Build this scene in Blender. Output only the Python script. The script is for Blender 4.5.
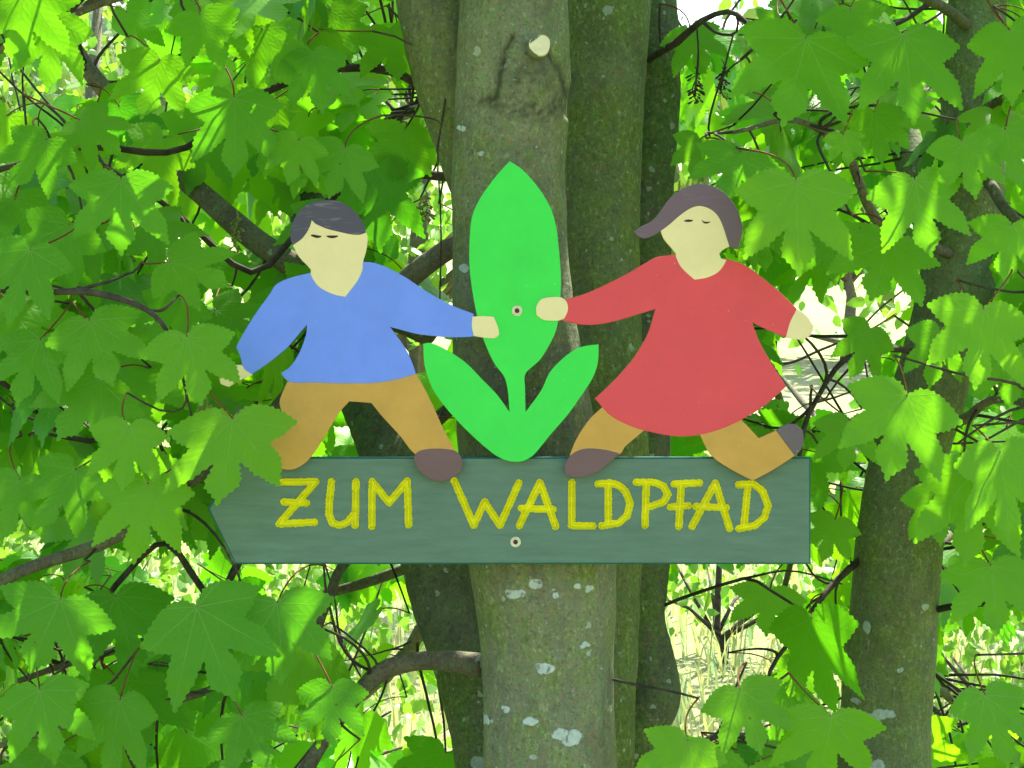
import bpy, math, random
import numpy as np
from mathutils import Vector, noise, Matrix
from mathutils.geometry import tessellate_polygon, delaunay_2d_cdt

random.seed(11)
rng = np.random.default_rng(11)
for o in list(bpy.data.objects):
    bpy.data.objects.remove(o)
scene = bpy.context.scene
R = math.radians

# ------------------------------------------------------------------ camera, light
CAM_Z, CAM_D, FPX = 1.75, 3.0, 2250.0
cam_d = bpy.data.cameras.new('camera')
cam = bpy.data.objects.new('camera', cam_d)
scene.collection.objects.link(cam)
cam.location = (0, -CAM_D, CAM_Z)
cam.rotation_euler = (R(90), 0, 0)
cam_d.sensor_width = 36.0
cam_d.lens = FPX / 1024 * 36.0
cam_d.clip_start = 0.05
cam_d.clip_end = 8000
scene.camera = cam

SUN_EL, SUN_AZ = 56, 24          # sun behind the trees, high, a little to the right
world = bpy.data.worlds.new('World')
scene.world = world
world.use_nodes = True
wn = world.node_tree
wn.nodes.clear()
sky = wn.nodes.new('ShaderNodeTexSky')
sky.sky_type = 'NISHITA'
sky.sun_disc = False
sky.sun_elevation = R(SUN_EL)
sky.sun_rotation = R(SUN_AZ)
sky.dust_density = 2.5
sky.air_density = 1.0
sky.ozone_density = 0.6
bg = wn.nodes.new('ShaderNodeBackground')
bg.inputs['Strength'].default_value = 0.15
wo = wn.nodes.new('ShaderNodeOutputWorld')
wn.links.new(sky.outputs[0], bg.inputs[0])
wn.links.new(bg.outputs[0], wo.inputs[0])

sd = bpy.data.lights.new('sun', 'SUN')
sd.energy = 5.0
sd.angle = R(0.5)
sd.color = (1.0, 0.95, 0.86)
sun = bpy.data.objects.new('sun', sd)
scene.collection.objects.link(sun)
sv = Vector((math.sin(R(SUN_AZ)) * math.cos(R(SUN_EL)), math.cos(R(SUN_AZ)) * math.cos(R(SUN_EL)), math.sin(R(SUN_EL))))
sun.rotation_euler = sv.to_track_quat('Z', 'Y').to_euler()

scene.view_settings.view_transform = 'Standard'
scene.view_settings.look = 'None'
scene.view_settings.gamma = 1
scene.view_settings.use_curve_mapping = False
scene.view_settings.exposure = 1.8
try:
    scene.cycles.max_bounces = 10
    scene.cycles.diffuse_bounces = 5
    scene.cycles.transmission_bounces = 6
except Exception:
    pass

# ------------------------------------------------------------------ helpers
def W(px, py, y):
    """photo position + real depth -> world point"""
    s = (CAM_D + y) / FPX
    return Vector(((px - 512) * s, y, CAM_Z - (py - 384) * s))

def link(o, parent=None):
    scene.collection.objects.link(o)
    if parent:
        o.parent = parent
        o.matrix_parent_inverse = Matrix.Translation(-parent.location)
    return o

def tag(o, label=None, cat=None, group=None, kind=None):
    if label: o['label'] = label
    if cat: o['category'] = cat
    if group: o['group'] = group
    if kind: o['kind'] = kind
    return o

def thing(name, loc, label, cat, group=None):
    o = bpy.data.objects.new(name, None)
    o.location = loc
    o.empty_display_size = 0.1
    link(o)
    return tag(o, label, cat, group)

def mesh_np(name, co, loops, starts, totals, mats, parent=None, smooth=True, mi=None, uv=None, attrs=None):
    me = bpy.data.meshes.new(name)
    me.vertices.add(len(co))
    me.vertices.foreach_set('co', np.asarray(co, dtype=np.float32).ravel())
    me.loops.add(len(loops))
    me.loops.foreach_set('vertex_index', np.asarray(loops, dtype=np.int32))
    me.polygons.add(len(starts))
    me.polygons.foreach_set('loop_start', np.asarray(starts, dtype=np.int32))
    me.polygons.foreach_set('loop_total', np.asarray(totals, dtype=np.int32))
    if mi is not None:
        me.polygons.foreach_set('material_index', np.asarray(mi, dtype=np.int32))
    me.polygons.foreach_set('use_smooth', np.full(len(starts), smooth, dtype=bool))
    if uv is not None:
        l = me.uv_layers.new(name='UVMap')
        l.data.foreach_set('uv', np.asarray(uv, dtype=np.float32)[np.asarray(loops)].ravel())
    for k, v in (attrs or {}).items():
        a = me.attributes.new(k, 'FLOAT', 'POINT')
        a.data.foreach_set('value', np.asarray(v, dtype=np.float32))
    for m in (mats if isinstance(mats, (list, tuple)) else [mats]):
        me.materials.append(m)
    me.update(calc_edges=True)
    me.validate()
    o = bpy.data.objects.new(name, me)
    return link(o, parent)

class Buf:
    """collects verts / polygons for one mesh"""
    def __init__(s):
        s.co, s.loops, s.tot, s.mi, s.uv, s.tint, s.n = [], [], [], [], [], [], 0
    def add(s, co, faces, mi=0, uv=None, tint=0.0):
        co = np.asarray(co, dtype=np.float32)
        for f in faces:
            s.loops.append(np.asarray(f, dtype=np.int64).ravel() + s.n)
            s.tot.append(np.array([len(f)]))
            s.mi.append(np.array([mi]))
        s.co.append(co)
        s.uv.append(np.zeros((len(co), 2), np.float32) if uv is None else uv)
        s.tint.append(np.full(len(co), tint, np.float32))
        s.n += len(co)
    def addq(s, co, quads, mi=0, uv=None, tint=0.0):
        """quads/tris given as an int array (m,k)"""
        co = np.asarray(co, dtype=np.float32)
        s.loops.append((quads + s.n).ravel())
        s.tot.append(np.full(len(quads), quads.shape[1]))
        s.mi.append(np.full(len(quads), mi))
        s.co.append(co)
        s.uv.append(np.zeros((len(co), 2), np.float32) if uv is None else uv)
        s.tint.append(np.full(len(co), tint, np.float32))
        s.n += len(co)
    def build(s, name, mats, parent=None, smooth=True):
        tot = np.concatenate(s.tot)
        starts = np.concatenate([[0], np.cumsum(tot)[:-1]])
        return mesh_np(name, np.concatenate(s.co), np.concatenate(s.loops), starts, tot, mats, parent, smooth,
                       np.concatenate(s.mi), np.concatenate(s.uv), {'tint': np.concatenate(s.tint)})

def catmull(pts, n):
    """pts: list of tuples; returns n samples"""
    P = np.array(pts, dtype=float)
    P = np.vstack([2 * P[0] - P[1], P, 2 * P[-1] - P[-2]])
    m = len(P) - 3
    out = []
    for i in range(n):
        t = i / (n - 1) * m
        k = min(int(t), m - 1)
        f = t - k
        a, b, c, d = P[k], P[k + 1], P[k + 2], P[k + 3]
        out.append(0.5 * ((2 * b) + (-a + c) * f + (2 * a - 5 * b + 4 * c - d) * f * f + (-a + 3 * b - 3 * c + d) * f ** 3))
    return np.array(out)

def tube_arrays(path, radii, sides, cap=True, rough=0.0, seed=0.0, nscale=6.0, fine=0.0, dispfn=None):
    path = np.asarray(path, float)
    n = len(path)
    tan = np.gradient(path, axis=0)
    tan /= np.linalg.norm(tan, axis=1)[:, None] + 1e-12
    ref = np.array([1.0, 0, 0]) if abs(tan[0][0]) < 0.8 else np.array([0, 1.0, 0])
    co = np.zeros((n, sides, 3))
    ang = np.linspace(0, 2 * np.pi, sides, endpoint=False)
    u = ref
    for i in range(n):
        u = u - tan[i] * np.dot(u, tan[i])
        u /= np.linalg.norm(u)
        v = np.cross(tan[i], u)
        d = np.cos(ang)[:, None] * u + np.sin(ang)[:, None] * v
        r = np.full(sides, radii[i], float)
        if rough or fine or dispfn:
            for j in range(sides):
                p = path[i] + d[j] * radii[i]
                if rough:
                    r[j] *= 1 + rough * noise.noise(Vector(p * nscale) + Vector((seed, 0, 0)))
                if fine:
                    r[j] += fine * noise.noise(Vector((p[0] * 45, p[1] * 45, p[2] * 22 + seed)))
                    r[j] += fine * .5 * noise.noise(Vector((p[0] * 110, p[1] * 110, p[2] * 90 + seed)))
                if dispfn:
                    r[j] += dispfn(p)
        co[i] = path[i] + d * r[:, None]
    co = co.reshape(-1, 3)
    i, j = np.meshgrid(np.arange(n - 1), np.arange(sides), indexing='ij')
    i, j = i.ravel(), j.ravel()
    q = np.stack([i * sides + j, i * sides + (j + 1) % sides, (i + 1) * sides + (j + 1) % sides, (i + 1) * sides + j], 1)
    return co, q

def add_tube(buf, path, radii, sides=6, mi=0, tint=0.0, **k):
    co, q = tube_arrays(path, radii, sides, **k)
    buf.addq(co, q, mi, None, tint)
    n = len(path)
    buf.loops.append(np.arange(sides)[::-1] + buf.n - len(co)); buf.tot.append(np.array([sides])); buf.mi.append(np.array([mi]))
    buf.loops.append(np.arange(sides) + buf.n - sides); buf.tot.append(np.array([sides])); buf.mi.append(np.array([mi]))

# ------------------------------------------------------------------ materials
class NT:
    def __init__(s, name):
        s.m = bpy.data.materials.new(name)
        s.m.use_nodes = True
        s.t = s.m.node_tree
        s.t.nodes.clear()
        s.out = s.n('ShaderNodeOutputMaterial')
    def n(s, typ, **k):
        nd = s.t.nodes.new(typ)
        for a, b in k.items():
            setattr(nd, a, b)
        return nd
    def l(s, a, b):
        s.t.links.new(a, b)
    def setin(s, sock, v):
        if isinstance(v, bpy.types.NodeSocket): s.l(v, sock)
        elif isinstance(v, (tuple, list)) and len(v) == 3 and sock.type == 'RGBA': sock.default_value = (*v, 1)
        else: sock.default_value = v
    def math(s, op, a, b=None, c=None, clamp=False):
        nd = s.n('ShaderNodeMath', operation=op, use_clamp=clamp)
        s.setin(nd.inputs[0], a)
        if b is not None: s.setin(nd.inputs[1], b)
        if c is not None: s.setin(nd.inputs[2], c)
        return nd.outputs[0]
    def mix(s, f, a, b, blend='MIX'):
        nd = s.n('ShaderNodeMix', data_type='RGBA', blend_type=blend)
        s.setin(nd.inputs[0], f); s.setin(nd.inputs[6], a); s.setin(nd.inputs[7], b)
        return nd.outputs[2]
    def noise(s, vec, scale, detail=4, rough=0.55, dist=0.0):
        nd = s.n('ShaderNodeTexNoise')
        if vec is not None: s.l(vec, nd.inputs['Vector'])
        nd.inputs['Scale'].default_value = scale
        nd.inputs['Detail'].default_value = detail
        nd.inputs['Roughness'].default_value = rough
        nd.inputs['Distortion'].default_value = dist
        return nd.outputs['Fac']
    def ramp(s, fac, a, b, ca=(0, 0, 0), cb=(1, 1, 1)):
        nd = s.n('ShaderNodeValToRGB')
        s.l(fac, nd.inputs[0])
        e = nd.color_ramp.elements
        e[0].position, e[1].position = a, b
        e[0].color, e[1].color = (*ca, 1), (*cb, 1)
        return nd.outputs[0]
    def obj(s):
        return s.n('ShaderNodeTexCoord').outputs['Object']
    def map(s, vec, scale=(1, 1, 1), loc=(0, 0, 0)):
        nd = s.n('ShaderNodeMapping')
        s.l(vec, nd.inputs[0])
        nd.inputs['Scale'].default_value = scale
        nd.inputs['Location'].default_value = loc
        return nd.outputs[0]
    def bump(s, h, strength=0.3, dist=0.002):
        nd = s.n('ShaderNodeBump')
        nd.inputs['Strength'].default_value = strength
        nd.inputs['Distance'].default_value = dist
        s.l(h, nd.inputs['Height'])
        return nd.outputs[0]
    def principled(s, col, rough=0.7, spec=0.3, normal=None):
        nd = s.n('ShaderNodeBsdfPrincipled')
        s.setin(nd.inputs['Base Color'], col)
        s.setin(nd.inputs['Roughness'], rough)
        nd.inputs['Specular IOR Level'].default_value = spec
        if normal is not None: s.l(normal, nd.inputs['Normal'])
        return nd.outputs[0]
    def done(s, sh):
        s.l(sh, s.out.inputs[0])
        return s.m

def mat_paint(name, col, rough=0.55, var=0.10, grain=True, marks=None, spec=0.25):
    t = NT(name)
    o = t.obj()
    v = t.map(o, (9, 9, 60) if grain else (14, 14, 14))
    g = t.noise(v, 1.6, 6, 0.65)
    d = t.noise(o, 14, 5, 0.6)
    c0 = tuple(x * (1 - var) for x in col)
    c1 = tuple(min(1, x * (1 + var)) for x in col)
    c = t.mix(t.ramp(g, 0.3, 0.7), c0, c1)
    c = t.mix(t.math('MULTIPLY', t.ramp(d, 0.45, 0.7), 0.25), c, tuple(x * 0.82 + 0.02 for x in col))
    # dust specks and tiny chips
    vo = t.n('ShaderNodeTexVoronoi')
    t.l(t.map(o, (1, 1, 1)), vo.inputs[0]); vo.inputs['Scale'].default_value = 95
    sp = t.math('LESS_THAN', vo.outputs['Distance'], 0.085)
    pick = t.math('GREATER_THAN', t.noise(o, 31, 2), 0.63)
    c = t.mix(t.math('MULTIPLY', t.math('MULTIPLY', sp, pick), 0.4), c, (0.5, 0.5, 0.42) if marks is None else marks)
    nr = t.bump(t.math('ADD', g, t.math('MULTIPLY', d, 0.5)), 0.35, 0.0012)
    rg = t.math('ADD', t.math('MULTIPLY', d, 0.25), rough - 0.12)
    return t.done(t.principled(c, rg, spec, nr))

def mat_hair(name, col, streak):
    t = NT(name)
    o = t.obj()
    w = t.n('ShaderNodeTexNoise')
    t.l(t.map(o, (20, 20, 130)), w.inputs[0])
    w.inputs['Scale'].default_value = 1.0; w.inputs['Detail'].default_value = 6; w.inputs['Distortion'].default_value = 1.5
    c = t.mix(t.math('MULTIPLY', t.ramp(w.outputs[0], 0.56, 0.74), streak), col, (0.26, 0.24, 0.25))
    return t.done(t.principled(c, 0.5, 0.3, t.bump(w.outputs[0], 0.3, 0.001)))

def mat_leaf(name, refl, trans, tmix=0.45, veins=True, spec=0.35):
    t = NT(name)
    at = t.n('ShaderNodeAttribute'); at.attribute_name = 'tint'
    tint = at.outputs['Fac']
    o = t.obj()
    n1 = t.noise(o, 9, 3)
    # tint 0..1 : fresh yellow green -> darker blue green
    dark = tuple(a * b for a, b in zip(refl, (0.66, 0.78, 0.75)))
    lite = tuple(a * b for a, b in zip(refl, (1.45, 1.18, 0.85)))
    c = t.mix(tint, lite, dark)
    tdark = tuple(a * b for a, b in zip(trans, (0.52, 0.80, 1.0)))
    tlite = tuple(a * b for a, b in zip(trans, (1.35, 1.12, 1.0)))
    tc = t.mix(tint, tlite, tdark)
    mot = t.ramp(n1, 0.35, 0.7)
    c = t.mix(t.math('MULTIPLY', mot, 0.3), c, tuple(x * 1.25 for x in refl))
    normal = None
    vs = t.n('ShaderNodeTexVoronoi'); t.l(o, vs.inputs[0]); vs.inputs['Scale'].default_value = 38
    ss = t.n('ShaderNodeSeparateColor'); t.l(vs.outputs['Color'], ss.inputs[0])
    spot = t.math('LESS_THAN', vs.outputs['Distance'], t.math('MULTIPLY', t.math('POWER', ss.outputs[0], 14), 0.16))
    c = t.mix(t.math('MULTIPLY', spot, 0.7), c, (0.13, 0.10, 0.03))
    tc = t.mix(t.math('MULTIPLY', spot, 0.7), tc, (0.10, 0.07, 0.01))
    if veins:
        uv = t.n('ShaderNodeUVMap')
        sx = t.n('ShaderNodeSeparateXYZ'); t.l(uv.outputs[0], sx.inputs[0])
        u, v = sx.outputs[0], sx.outputs[1]
        r = t.math('SQRT', t.math('ADD', t.math('MULTIPLY', u, u), t.math('MULTIPLY', v, v)))
        th = t.math('ABSOLUTE', t.math('ARCTAN2', u, v))
        ph = t.math('PINGPONG', th, R(18.75))
        lat = t.math('MULTIPLY', r, t.math('SINE', ph))
        lon = t.math('MULTIPLY', r, t.math('COSINE', ph))
        wmain = t.math('SUBTRACT', 0.0125, t.math('MULTIPLY', r, 0.009))
        main = t.math('SUBTRACT', 1.0, t.math('DIVIDE', lat, wmain), clamp=True)
        side = t.math('PINGPONG', t.math('SUBTRACT', lon, t.math('MULTIPLY', lat, 1.15)), 0.055)
        sidem = t.math('SUBTRACT', 1.0, t.math('DIVIDE', side, 0.007), clamp=True)
        vein = t.math('MAXIMUM', t.math('MULTIPLY', main, 1.0), t.math('MULTIPLY', sidem, 0.45))
        c = t.mix(t.math('MULTIPLY', vein, 0.6), c, (0.26, 0.42, 0.10))
        tc = t.mix(t.math('MULTIPLY', vein, 0.45), tc, tuple(x * 0.5 for x in trans))
        h = t.math('ADD', t.math('MULTIPLY', t.math('ABSOLUTE', side), 6.0), t.math('MULTIPLY', vein, -0.6))
        h = t.math('ADD', h, t.math('MULTIPLY', t.noise(uv.outputs[0], 24, 3), 0.5))
        normal = t.bump(h, 0.22, 0.002)
    p = t.principled(c, 0.42, spec, normal)
    tr = t.n('ShaderNodeBsdfTranslucent')
    t.setin(tr.inputs[0], tc)
    if normal is not None: t.l(normal, tr.inputs['Normal'])
    mx = t.n('ShaderNodeMixShader'); mx.inputs[0].default_value = tmix
    t.l(p, mx.inputs[1]); t.l(tr.outputs[0], mx.inputs[2])
    return t.done(mx.outputs[0])

def mat_simple(name, a, b, scale=8, rough=0.8, bump=0.0, spec=0.2):
    t = NT(name)
    o = t.obj()
    n = t.noise(o, scale, 6, 0.6)
    c = t.mix(t.ramp(n, 0.35, 0.68), a, b)
    return t.done(t.principled(c, rough, spec, t.bump(n, bump, 0.004) if bump else None))

def mat_bark(name, grey, moss, mossiness, lichens=(), lichen_amt=1.0, scar=False):
    t = NT(name)
    o = t.obj()
    big = t.noise(o, 5.5, 5, 0.6)
    med = t.noise(t.map(o, (1, 1, 0.55)), 34, 6, 0.7)
    fin = t.noise(t.map(o, (1, 1, 0.7)), 150, 4, 0.7)
    horiz = t.noise(t.map(o, (12, 12, 90)), 1.0, 5, 0.7)
    sx = t.n('ShaderNodeSeparateXYZ'); t.l(o, sx.inputs[0])
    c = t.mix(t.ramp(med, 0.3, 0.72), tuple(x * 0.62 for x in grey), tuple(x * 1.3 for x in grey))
    mm = t.math('ADD', big, t.math('MULTIPLY', t.math('SUBTRACT', med, 0.5), 0.9))
    mm = t.math('ADD', mm, mossiness)
    c = t.mix(t.math('MULTIPLY', t.ramp(mm, 0.42, 0.66), 0.85), c, t.mix(t.ramp(fin, 0.35, 0.7), tuple(x * 0.6 for x in moss), tuple(x * 1.25 for x in moss)))
    c = t.mix(t.math('MULTIPLY', t.ramp(horiz, 0.58, 0.72), 0.35), c, tuple(x * 0.45 for x in grey))
    c = t.mix(t.math('MULTIPLY', t.ramp(t.noise(t.map(o, (1, 1, .8)), 17, 6, 0.75), 0.48, 0.62), 0.5), c, tuple(x * 0.5 for x in grey))
    c = t.mix(t.math('MULTIPLY', t.ramp(fin, 0.55, 0.66), 0.4), c, tuple(min(.6, x * 1.75 + .03) for x in grey))
    c = t.mix(t.math('MULTIPLY', t.ramp(t.noise(o, 210, 3, 0.7), 0.52, 0.64), 0.6), c, tuple(x * 0.35 for x in grey))
    c = t.mix(t.math('MULTIPLY', t.ramp(t.noise(o, 95, 3, 0.7), 0.56, 0.66), 0.5), c, (0.24, 0.15, 0.07))
    c = t.mix(t.math('MULTIPLY', t.ramp(t.noise(o, 70, 4, 0.7), 0.56, 0.68), 0.5), c, (0.10, 0.24, 0.05))
    # small lichen dots
    dv = t.n('ShaderNodeVectorMath', operation='ADD')
    nd = t.n('ShaderNodeTexNoise'); t.l(o, nd.inputs[0]); nd.inputs['Scale'].default_value = 60; nd.inputs['Detail'].default_value = 4
    sc = t.n('ShaderNodeVectorMath', operation='SCALE'); t.l(nd.outputs['Color'], sc.inputs[0]); sc.inputs['Scale'].default_value = 0.016
    t.l(o, dv.inputs[0]); t.l(sc.outputs[0], dv.inputs[1])
    wv = dv.outputs[0]
    vo = t.n('ShaderNodeTexVoronoi'); t.l(wv, vo.inputs[0]); vo.inputs['Scale'].default_value = 26
    sz = t.n('ShaderNodeSeparateColor'); t.l(vo.outputs['Color'], sz.inputs[0])
    dots = t.math('LESS_THAN', vo.outputs['Distance'], t.math('MULTIPLY', t.math('POWER', sz.outputs[0], 11), 0.24 * lichen_amt))
    vo2 = t.n('ShaderNodeTexVoronoi'); t.l(wv, vo2.inputs[0]); vo2.inputs['Scale'].default_value = 75
    s2 = t.n('ShaderNodeSeparateColor'); t.l(vo2.outputs['Color'], s2.inputs[0])
    dots2 = t.math('LESS_THAN', vo2.outputs['Distance'], t.math('MULTIPLY', t.math('POWER', s2.outputs[0], 6), 0.24 * lichen_amt))
    lm = t.math('MAXIMUM', dots, dots2)
    lcol = t.mix(t.ramp(fin, 0.3, 0.7), (0.34, 0.41, 0.37), (0.52, 0.60, 0.56))
    c = t.mix(t.math('MULTIPLY', lm, 0.5), c, lcol)
    lich = None
    for (x, z, r, asp) in lichens:
        cx = t.math('SUBTRACT', t_sep(t, wv, 0), x + 0.008)
        cz = t.math('SUBTRACT', t_sep(t, wv, 2), z + 0.008)
        cz = t.math('MULTIPLY', cz, asp)
        d = t.math('SQRT', t.math('ADD', t.math('MULTIPLY', cx, cx), t.math('MULTIPLY', cz, cz)))
        k = t.math('MULTIPLY', t.math('SUBTRACT', 1.12, t.math('DIVIDE', d, r)), 6.0, clamp=True)
        lich = k if lich is None else t.math('MAXIMUM', lich, k)
    h = t.math('ADD', t.math('MULTIPLY', med, 0.6), t.math('ADD', t.math('MULTIPLY', fin, 0.35), t.math('MULTIPLY', horiz, 0.3)))
    if lich is not None:
        front = t.math('LESS_THAN', sx.outputs[1], 0.62)
        lich = t.math('MULTIPLY', lich, front)
        lich = t.math('MULTIPLY', lich, t.ramp(fin, 0.28, 0.42))
        c = t.mix(t.math('MULTIPLY', lich, 0.92), c, lcol)
        h = t.math('ADD', h, t.math('MULTIPLY', lich, 0.25))
    if scar:
        at = t.n('ShaderNodeAttribute'); at.attribute_name = 'scar'
        c = t.mix(t.math('MULTIPLY', at.outputs['Fac'], 0.85), c, (0.035, 0.03, 0.018))
    return t.done(t.principled(c, 0.85, 0.2, t.bump(h, 1.0, 0.006)))

_sep = {}
def t_sep(t, vec, i):
    key = (t.m.name, vec.node.name)
    if key not in _sep:
        s = t.n('ShaderNodeSeparateXYZ'); t.l(vec, s.inputs[0])
        _sep[key] = s
    return _sep[key].outputs[i]

LEAF = mat_leaf('sycamore_leaf', (0.098, 0.295, 0.014), (0.20, 0.60, 0.006), 0.5, spec=0.25)
LEAF_B = mat_leaf('shrub_leaf', (0.11, 0.27, 0.03), (0.22, 0.48, 0.03), 0.45, veins=False)
STALK = mat_simple('leaf_stalk_skin', (0.17, 0.028, 0.016), (0.12, 0.10, 0.025), 20, 0.75, 0.0, 0.15)
TWIG = mat_simple('twig_bark', (0.030, 0.024, 0.017), (0.085, 0.07, 0.05), 40, 0.85, 0.5)
BRANCH = mat_bark('branch_bark', (0.15, 0.135, 0.09), (0.12, 0.14, 0.045), -0.10, lichen_amt=1.0)

# ------------------------------------------------------------------ setting: ground, hills
def ground_h(x, y):
    h = 0.0
    if y > 6:
        h += 0.035 * (y - 6)
    if y > 40:
        h += 0.06 * (y - 40) + 0.00045 * (y - 40) ** 2
    h += 0.25 * math.sin(x * 0.13 + 1.0) * min(1, max(0, (y - 4) / 20)) + 0.05 * noise.noise(Vector((x * 0.4, y * 0.4, 0)))
    return h

ys = np.concatenate([np.linspace(-60, -4, 12), np.linspace(-3, 20, 60), np.linspace(21, 60, 40), np.linspace(63, 170, 36)])
xs = np.concatenate([np.linspace(-220, -22, 22), np.linspace(-20, 20, 70), np.linspace(22, 220, 22)])
co = np.array([[x, y, ground_h(x, y)] for y in ys for x in xs])
ny, nx = len(ys), len(xs)
i, j = np.meshgrid(np.arange(ny - 1), np.arange(nx - 1), indexing='ij'); i = i.ravel(); j = j.ravel()
q = np.stack([i * nx + j, i * nx + j + 1, (i + 1) * nx + j + 1, (i + 1) * nx + j], 1)
t = NT('meadow_ground')
o_ = t.obj()
n1 = t.noise(o_, 0.35, 5); n2 = t.noise(o_, 6, 6, 0.7); n3 = t.noise(o_, 45, 3, 0.7)
c = t.mix(t.ramp(n1, 0.35, 0.65), (0.26, 0.34, 0.10), (0.38, 0.40, 0.18))
c = t.mix(t.math('MULTIPLY', t.ramp(n2, 0.4, 0.65), 0.6), c, (0.46, 0.45, 0.28))
c = t.mix(t.math('MULTIPLY', t.ramp(n3, 0.5, 0.62), 0.4), c, (0.12, 0.20, 0.04))
MEADOW = t.done(t.principled(c, 0.9, 0.1, t.bump(t.math('ADD', n2, n3), 1.0, 0.05)))
ground = mesh_np('meadow', co, q.ravel(), np.arange(len(q)) * 4, np.full(len(q), 4), MEADOW)
ground['kind'] = 'structure'

# hills: a wooded far ridge that closes the valley
def hill_h(x, y):
    e = 0.05 + 0.11 * min(1, (y - 165) / 1100)
    return (y + 3) * e + 14 * noise.noise(Vector((x * 0.004, y * 0.004, 3))) * min(1, (y - 165) / 300) + 22 * noise.noise(Vector((x * 0.0017, 0, 9))) * min(1, (y - 165) / 900)
ys = np.linspace(165, 1500, 90); xs = np.linspace(-1300, 1300, 130)
base = ground_h(0, 165)
co = np.array([[x, y, hill_h(x, y) + (base - hill_h(0, 165)) * max(0, 1 - (y - 165) / 120) - 0.5 + 3.0 * noise.noise(Vector((x * .05, y * .05, 0))) * min(1, (y - 165) / 200)] for y in ys for x in xs])
ny, nx = len(ys), len(xs)
i, j = np.meshgrid(np.arange(ny - 1), np.arange(nx - 1), indexing='ij'); i = i.ravel(); j = j.ravel()
q = np.stack([i * nx + j, i * nx + j + 1, (i + 1) * nx + j + 1, (i + 1) * nx + j], 1)
t = NT('far_woods')
o_ = t.obj()
n1 = t.noise(o_, 0.006, 5); n2 = t.noise(o_, 0.08, 5, 0.7)
c = t.mix(t.ramp(n1, 0.42, 0.55), (0.045, 0.09, 0.04), (0.16, 0.22, 0.06))
c = t.mix(t.ramp(n2, 0.40, 0.62), c, (0.02, 0.045, 0.025))
hills = mesh_np('hills', co, q.ravel(), np.arange(len(q)) * 4, np.full(len(q), 4), t.done(t.principled(c, 0.95, 0.05, t.bump(n2, 1.0, 3.0))))
hills['kind'] = 'structure'

# ------------------------------------------------------------------ the trail sign
def C(px, py, y=0.0):      # sign plane coordinates: 750 px per metre
    return ((px - 512) / 750.0, y, CAM_Z - (py - 384) / 750.0)

sign = thing('trail_sign', (0, 0.0, CAM_Z - (510 - 384) / 750.0),
             'green wooden arrow sign reading ZUM WALDPFAD with running boy, girl and sprout cutouts', 'sign')

GREEN = mat_paint('board_paint', (0.099, 0.172, 0.117), 0.6, 0.16, marks=(0.10, 0.08, 0.10))
EDGE = mat_paint('board_edge_paint', (0.01, 0.10, 0.075), 0.5, 0.1)
YEL = mat_paint('letter_paint', (0.74, 0.70, 0.008), 0.4, 0.12, marks=(0.2, 0.18, 0.02))
BLUE = mat_paint('blue_paint', (0.15, 0.25, 0.76), 0.5, 0.06, False)
RED = mat_paint('red_paint', (0.65, 0.062, 0.072), 0.45, 0.06, False)
SKIN = mat_paint('cream_paint', (0.75, 0.61, 0.315), 0.5, 0.04, False)
OCHRE = mat_paint('ochre_paint', (0.52, 0.285, 0.058), 0.55, 0.09, False)
SHOE = mat_paint('shoe_paint', (0.15, 0.085, 0.085), 0.55, 0.06)
SHOE2 = mat_paint('dark_shoe_paint', (0.13, 0.10, 0.11), 0.55, 0.06)
LGREEN = mat_paint('sprout_paint', (0.042, 0.61, 0.066), 0.5, 0.06, False)
HAIRB = mat_hair('boy_hair_paint', (0.070, 0.060, 0.088), 0.55)
HAIRG = mat_hair('girl_hair_paint', (0.144, 0.088, 0.112), 0.12)
EYE = mat_simple('eye_paint', (0.045, 0.02, 0.015), (0.06, 0.03, 0.03), 60)
PLY = mat_simple('plywood_edge', (0.05, 0.05, 0.035), (0.10, 0.08, 0.05), 60, 0.8)
BRASS = mat_simple('screw_metal', (0.62, 0.60, 0.42), (0.5, 0.46, 0.25), 200, 0.4, 0, 0.6)
SLOT = mat_simple('screw_slot', (0.05, 0.02, 0.01), (0.10, 0.04, 0.02), 200, 0.8)

# strokes of the routed lettering (photo px on the sign plane)
LET = [
 [[(282.9,482.3),(315.9,481.6),(279,524),(314.6,522.2)], [(284,501.9),(306.5,503.2)]],
 [[(331.6,481.6),(329.2,503),(329,514.6),(332.4,523),(339.5,525.5),(347.6,522.2),(355,513)], [(356,481.6),(355.2,525.5)]],
 [[(371.7,526.5),(372.2,481.6),(389,502.7),(407.3,481),(408.6,524.8)]],
 [[(454.3,480.8),(473.8,525.5),(484.7,501.9),(500,525.5),(519,482.9)]],
 [[(519.4,525.6),(540,482.5),(555.6,526.3)], [(521.3,508.4),(553,509.4)]],
 [[(571.9,482.7),(571.6,525.5),(593,526)]],
 [[(598,484),(610.8,482.9),(619,485.5),(625.5,491.5),(630.2,503.2),(627.3,515.5),(619,523),(601.9,525.8)], [(608.3,484),(608.3,525)]],
 [[(636.2,482.3),(654,482.3),(663.4,486),(668,494.3),(663.5,502.2),(647,507.4)], [(646.3,483.4),(645,525.5)]],
 [[(674.3,484),(699.7,482.9)], [(681.4,484),(678.8,526.5)], [(670.5,507),(688.2,505.7)]],
 [[(692,526.5),(715.4,482.9),(729.6,528.6)], [(695.9,506.5),(726.3,507.7)]],
 [[(738.5,484.9),(753,484),(762.5,491),(768.2,505.7),(764.2,517.7),(755,525.5),(739,528.6)], [(747.9,485.4),(744,526.5)]],
]
def seg_dist(X, Y, a, b):
    ax, ay = a; bx, by = b
    dx, dy = bx - ax, by - ay
    tt = np.clip(((X - ax) * dx + (Y - ay) * dy) / (dx * dx + dy * dy), 0, 1)
    return np.hypot(X - (ax + tt * dx), Y - (ay + tt * dy))

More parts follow.
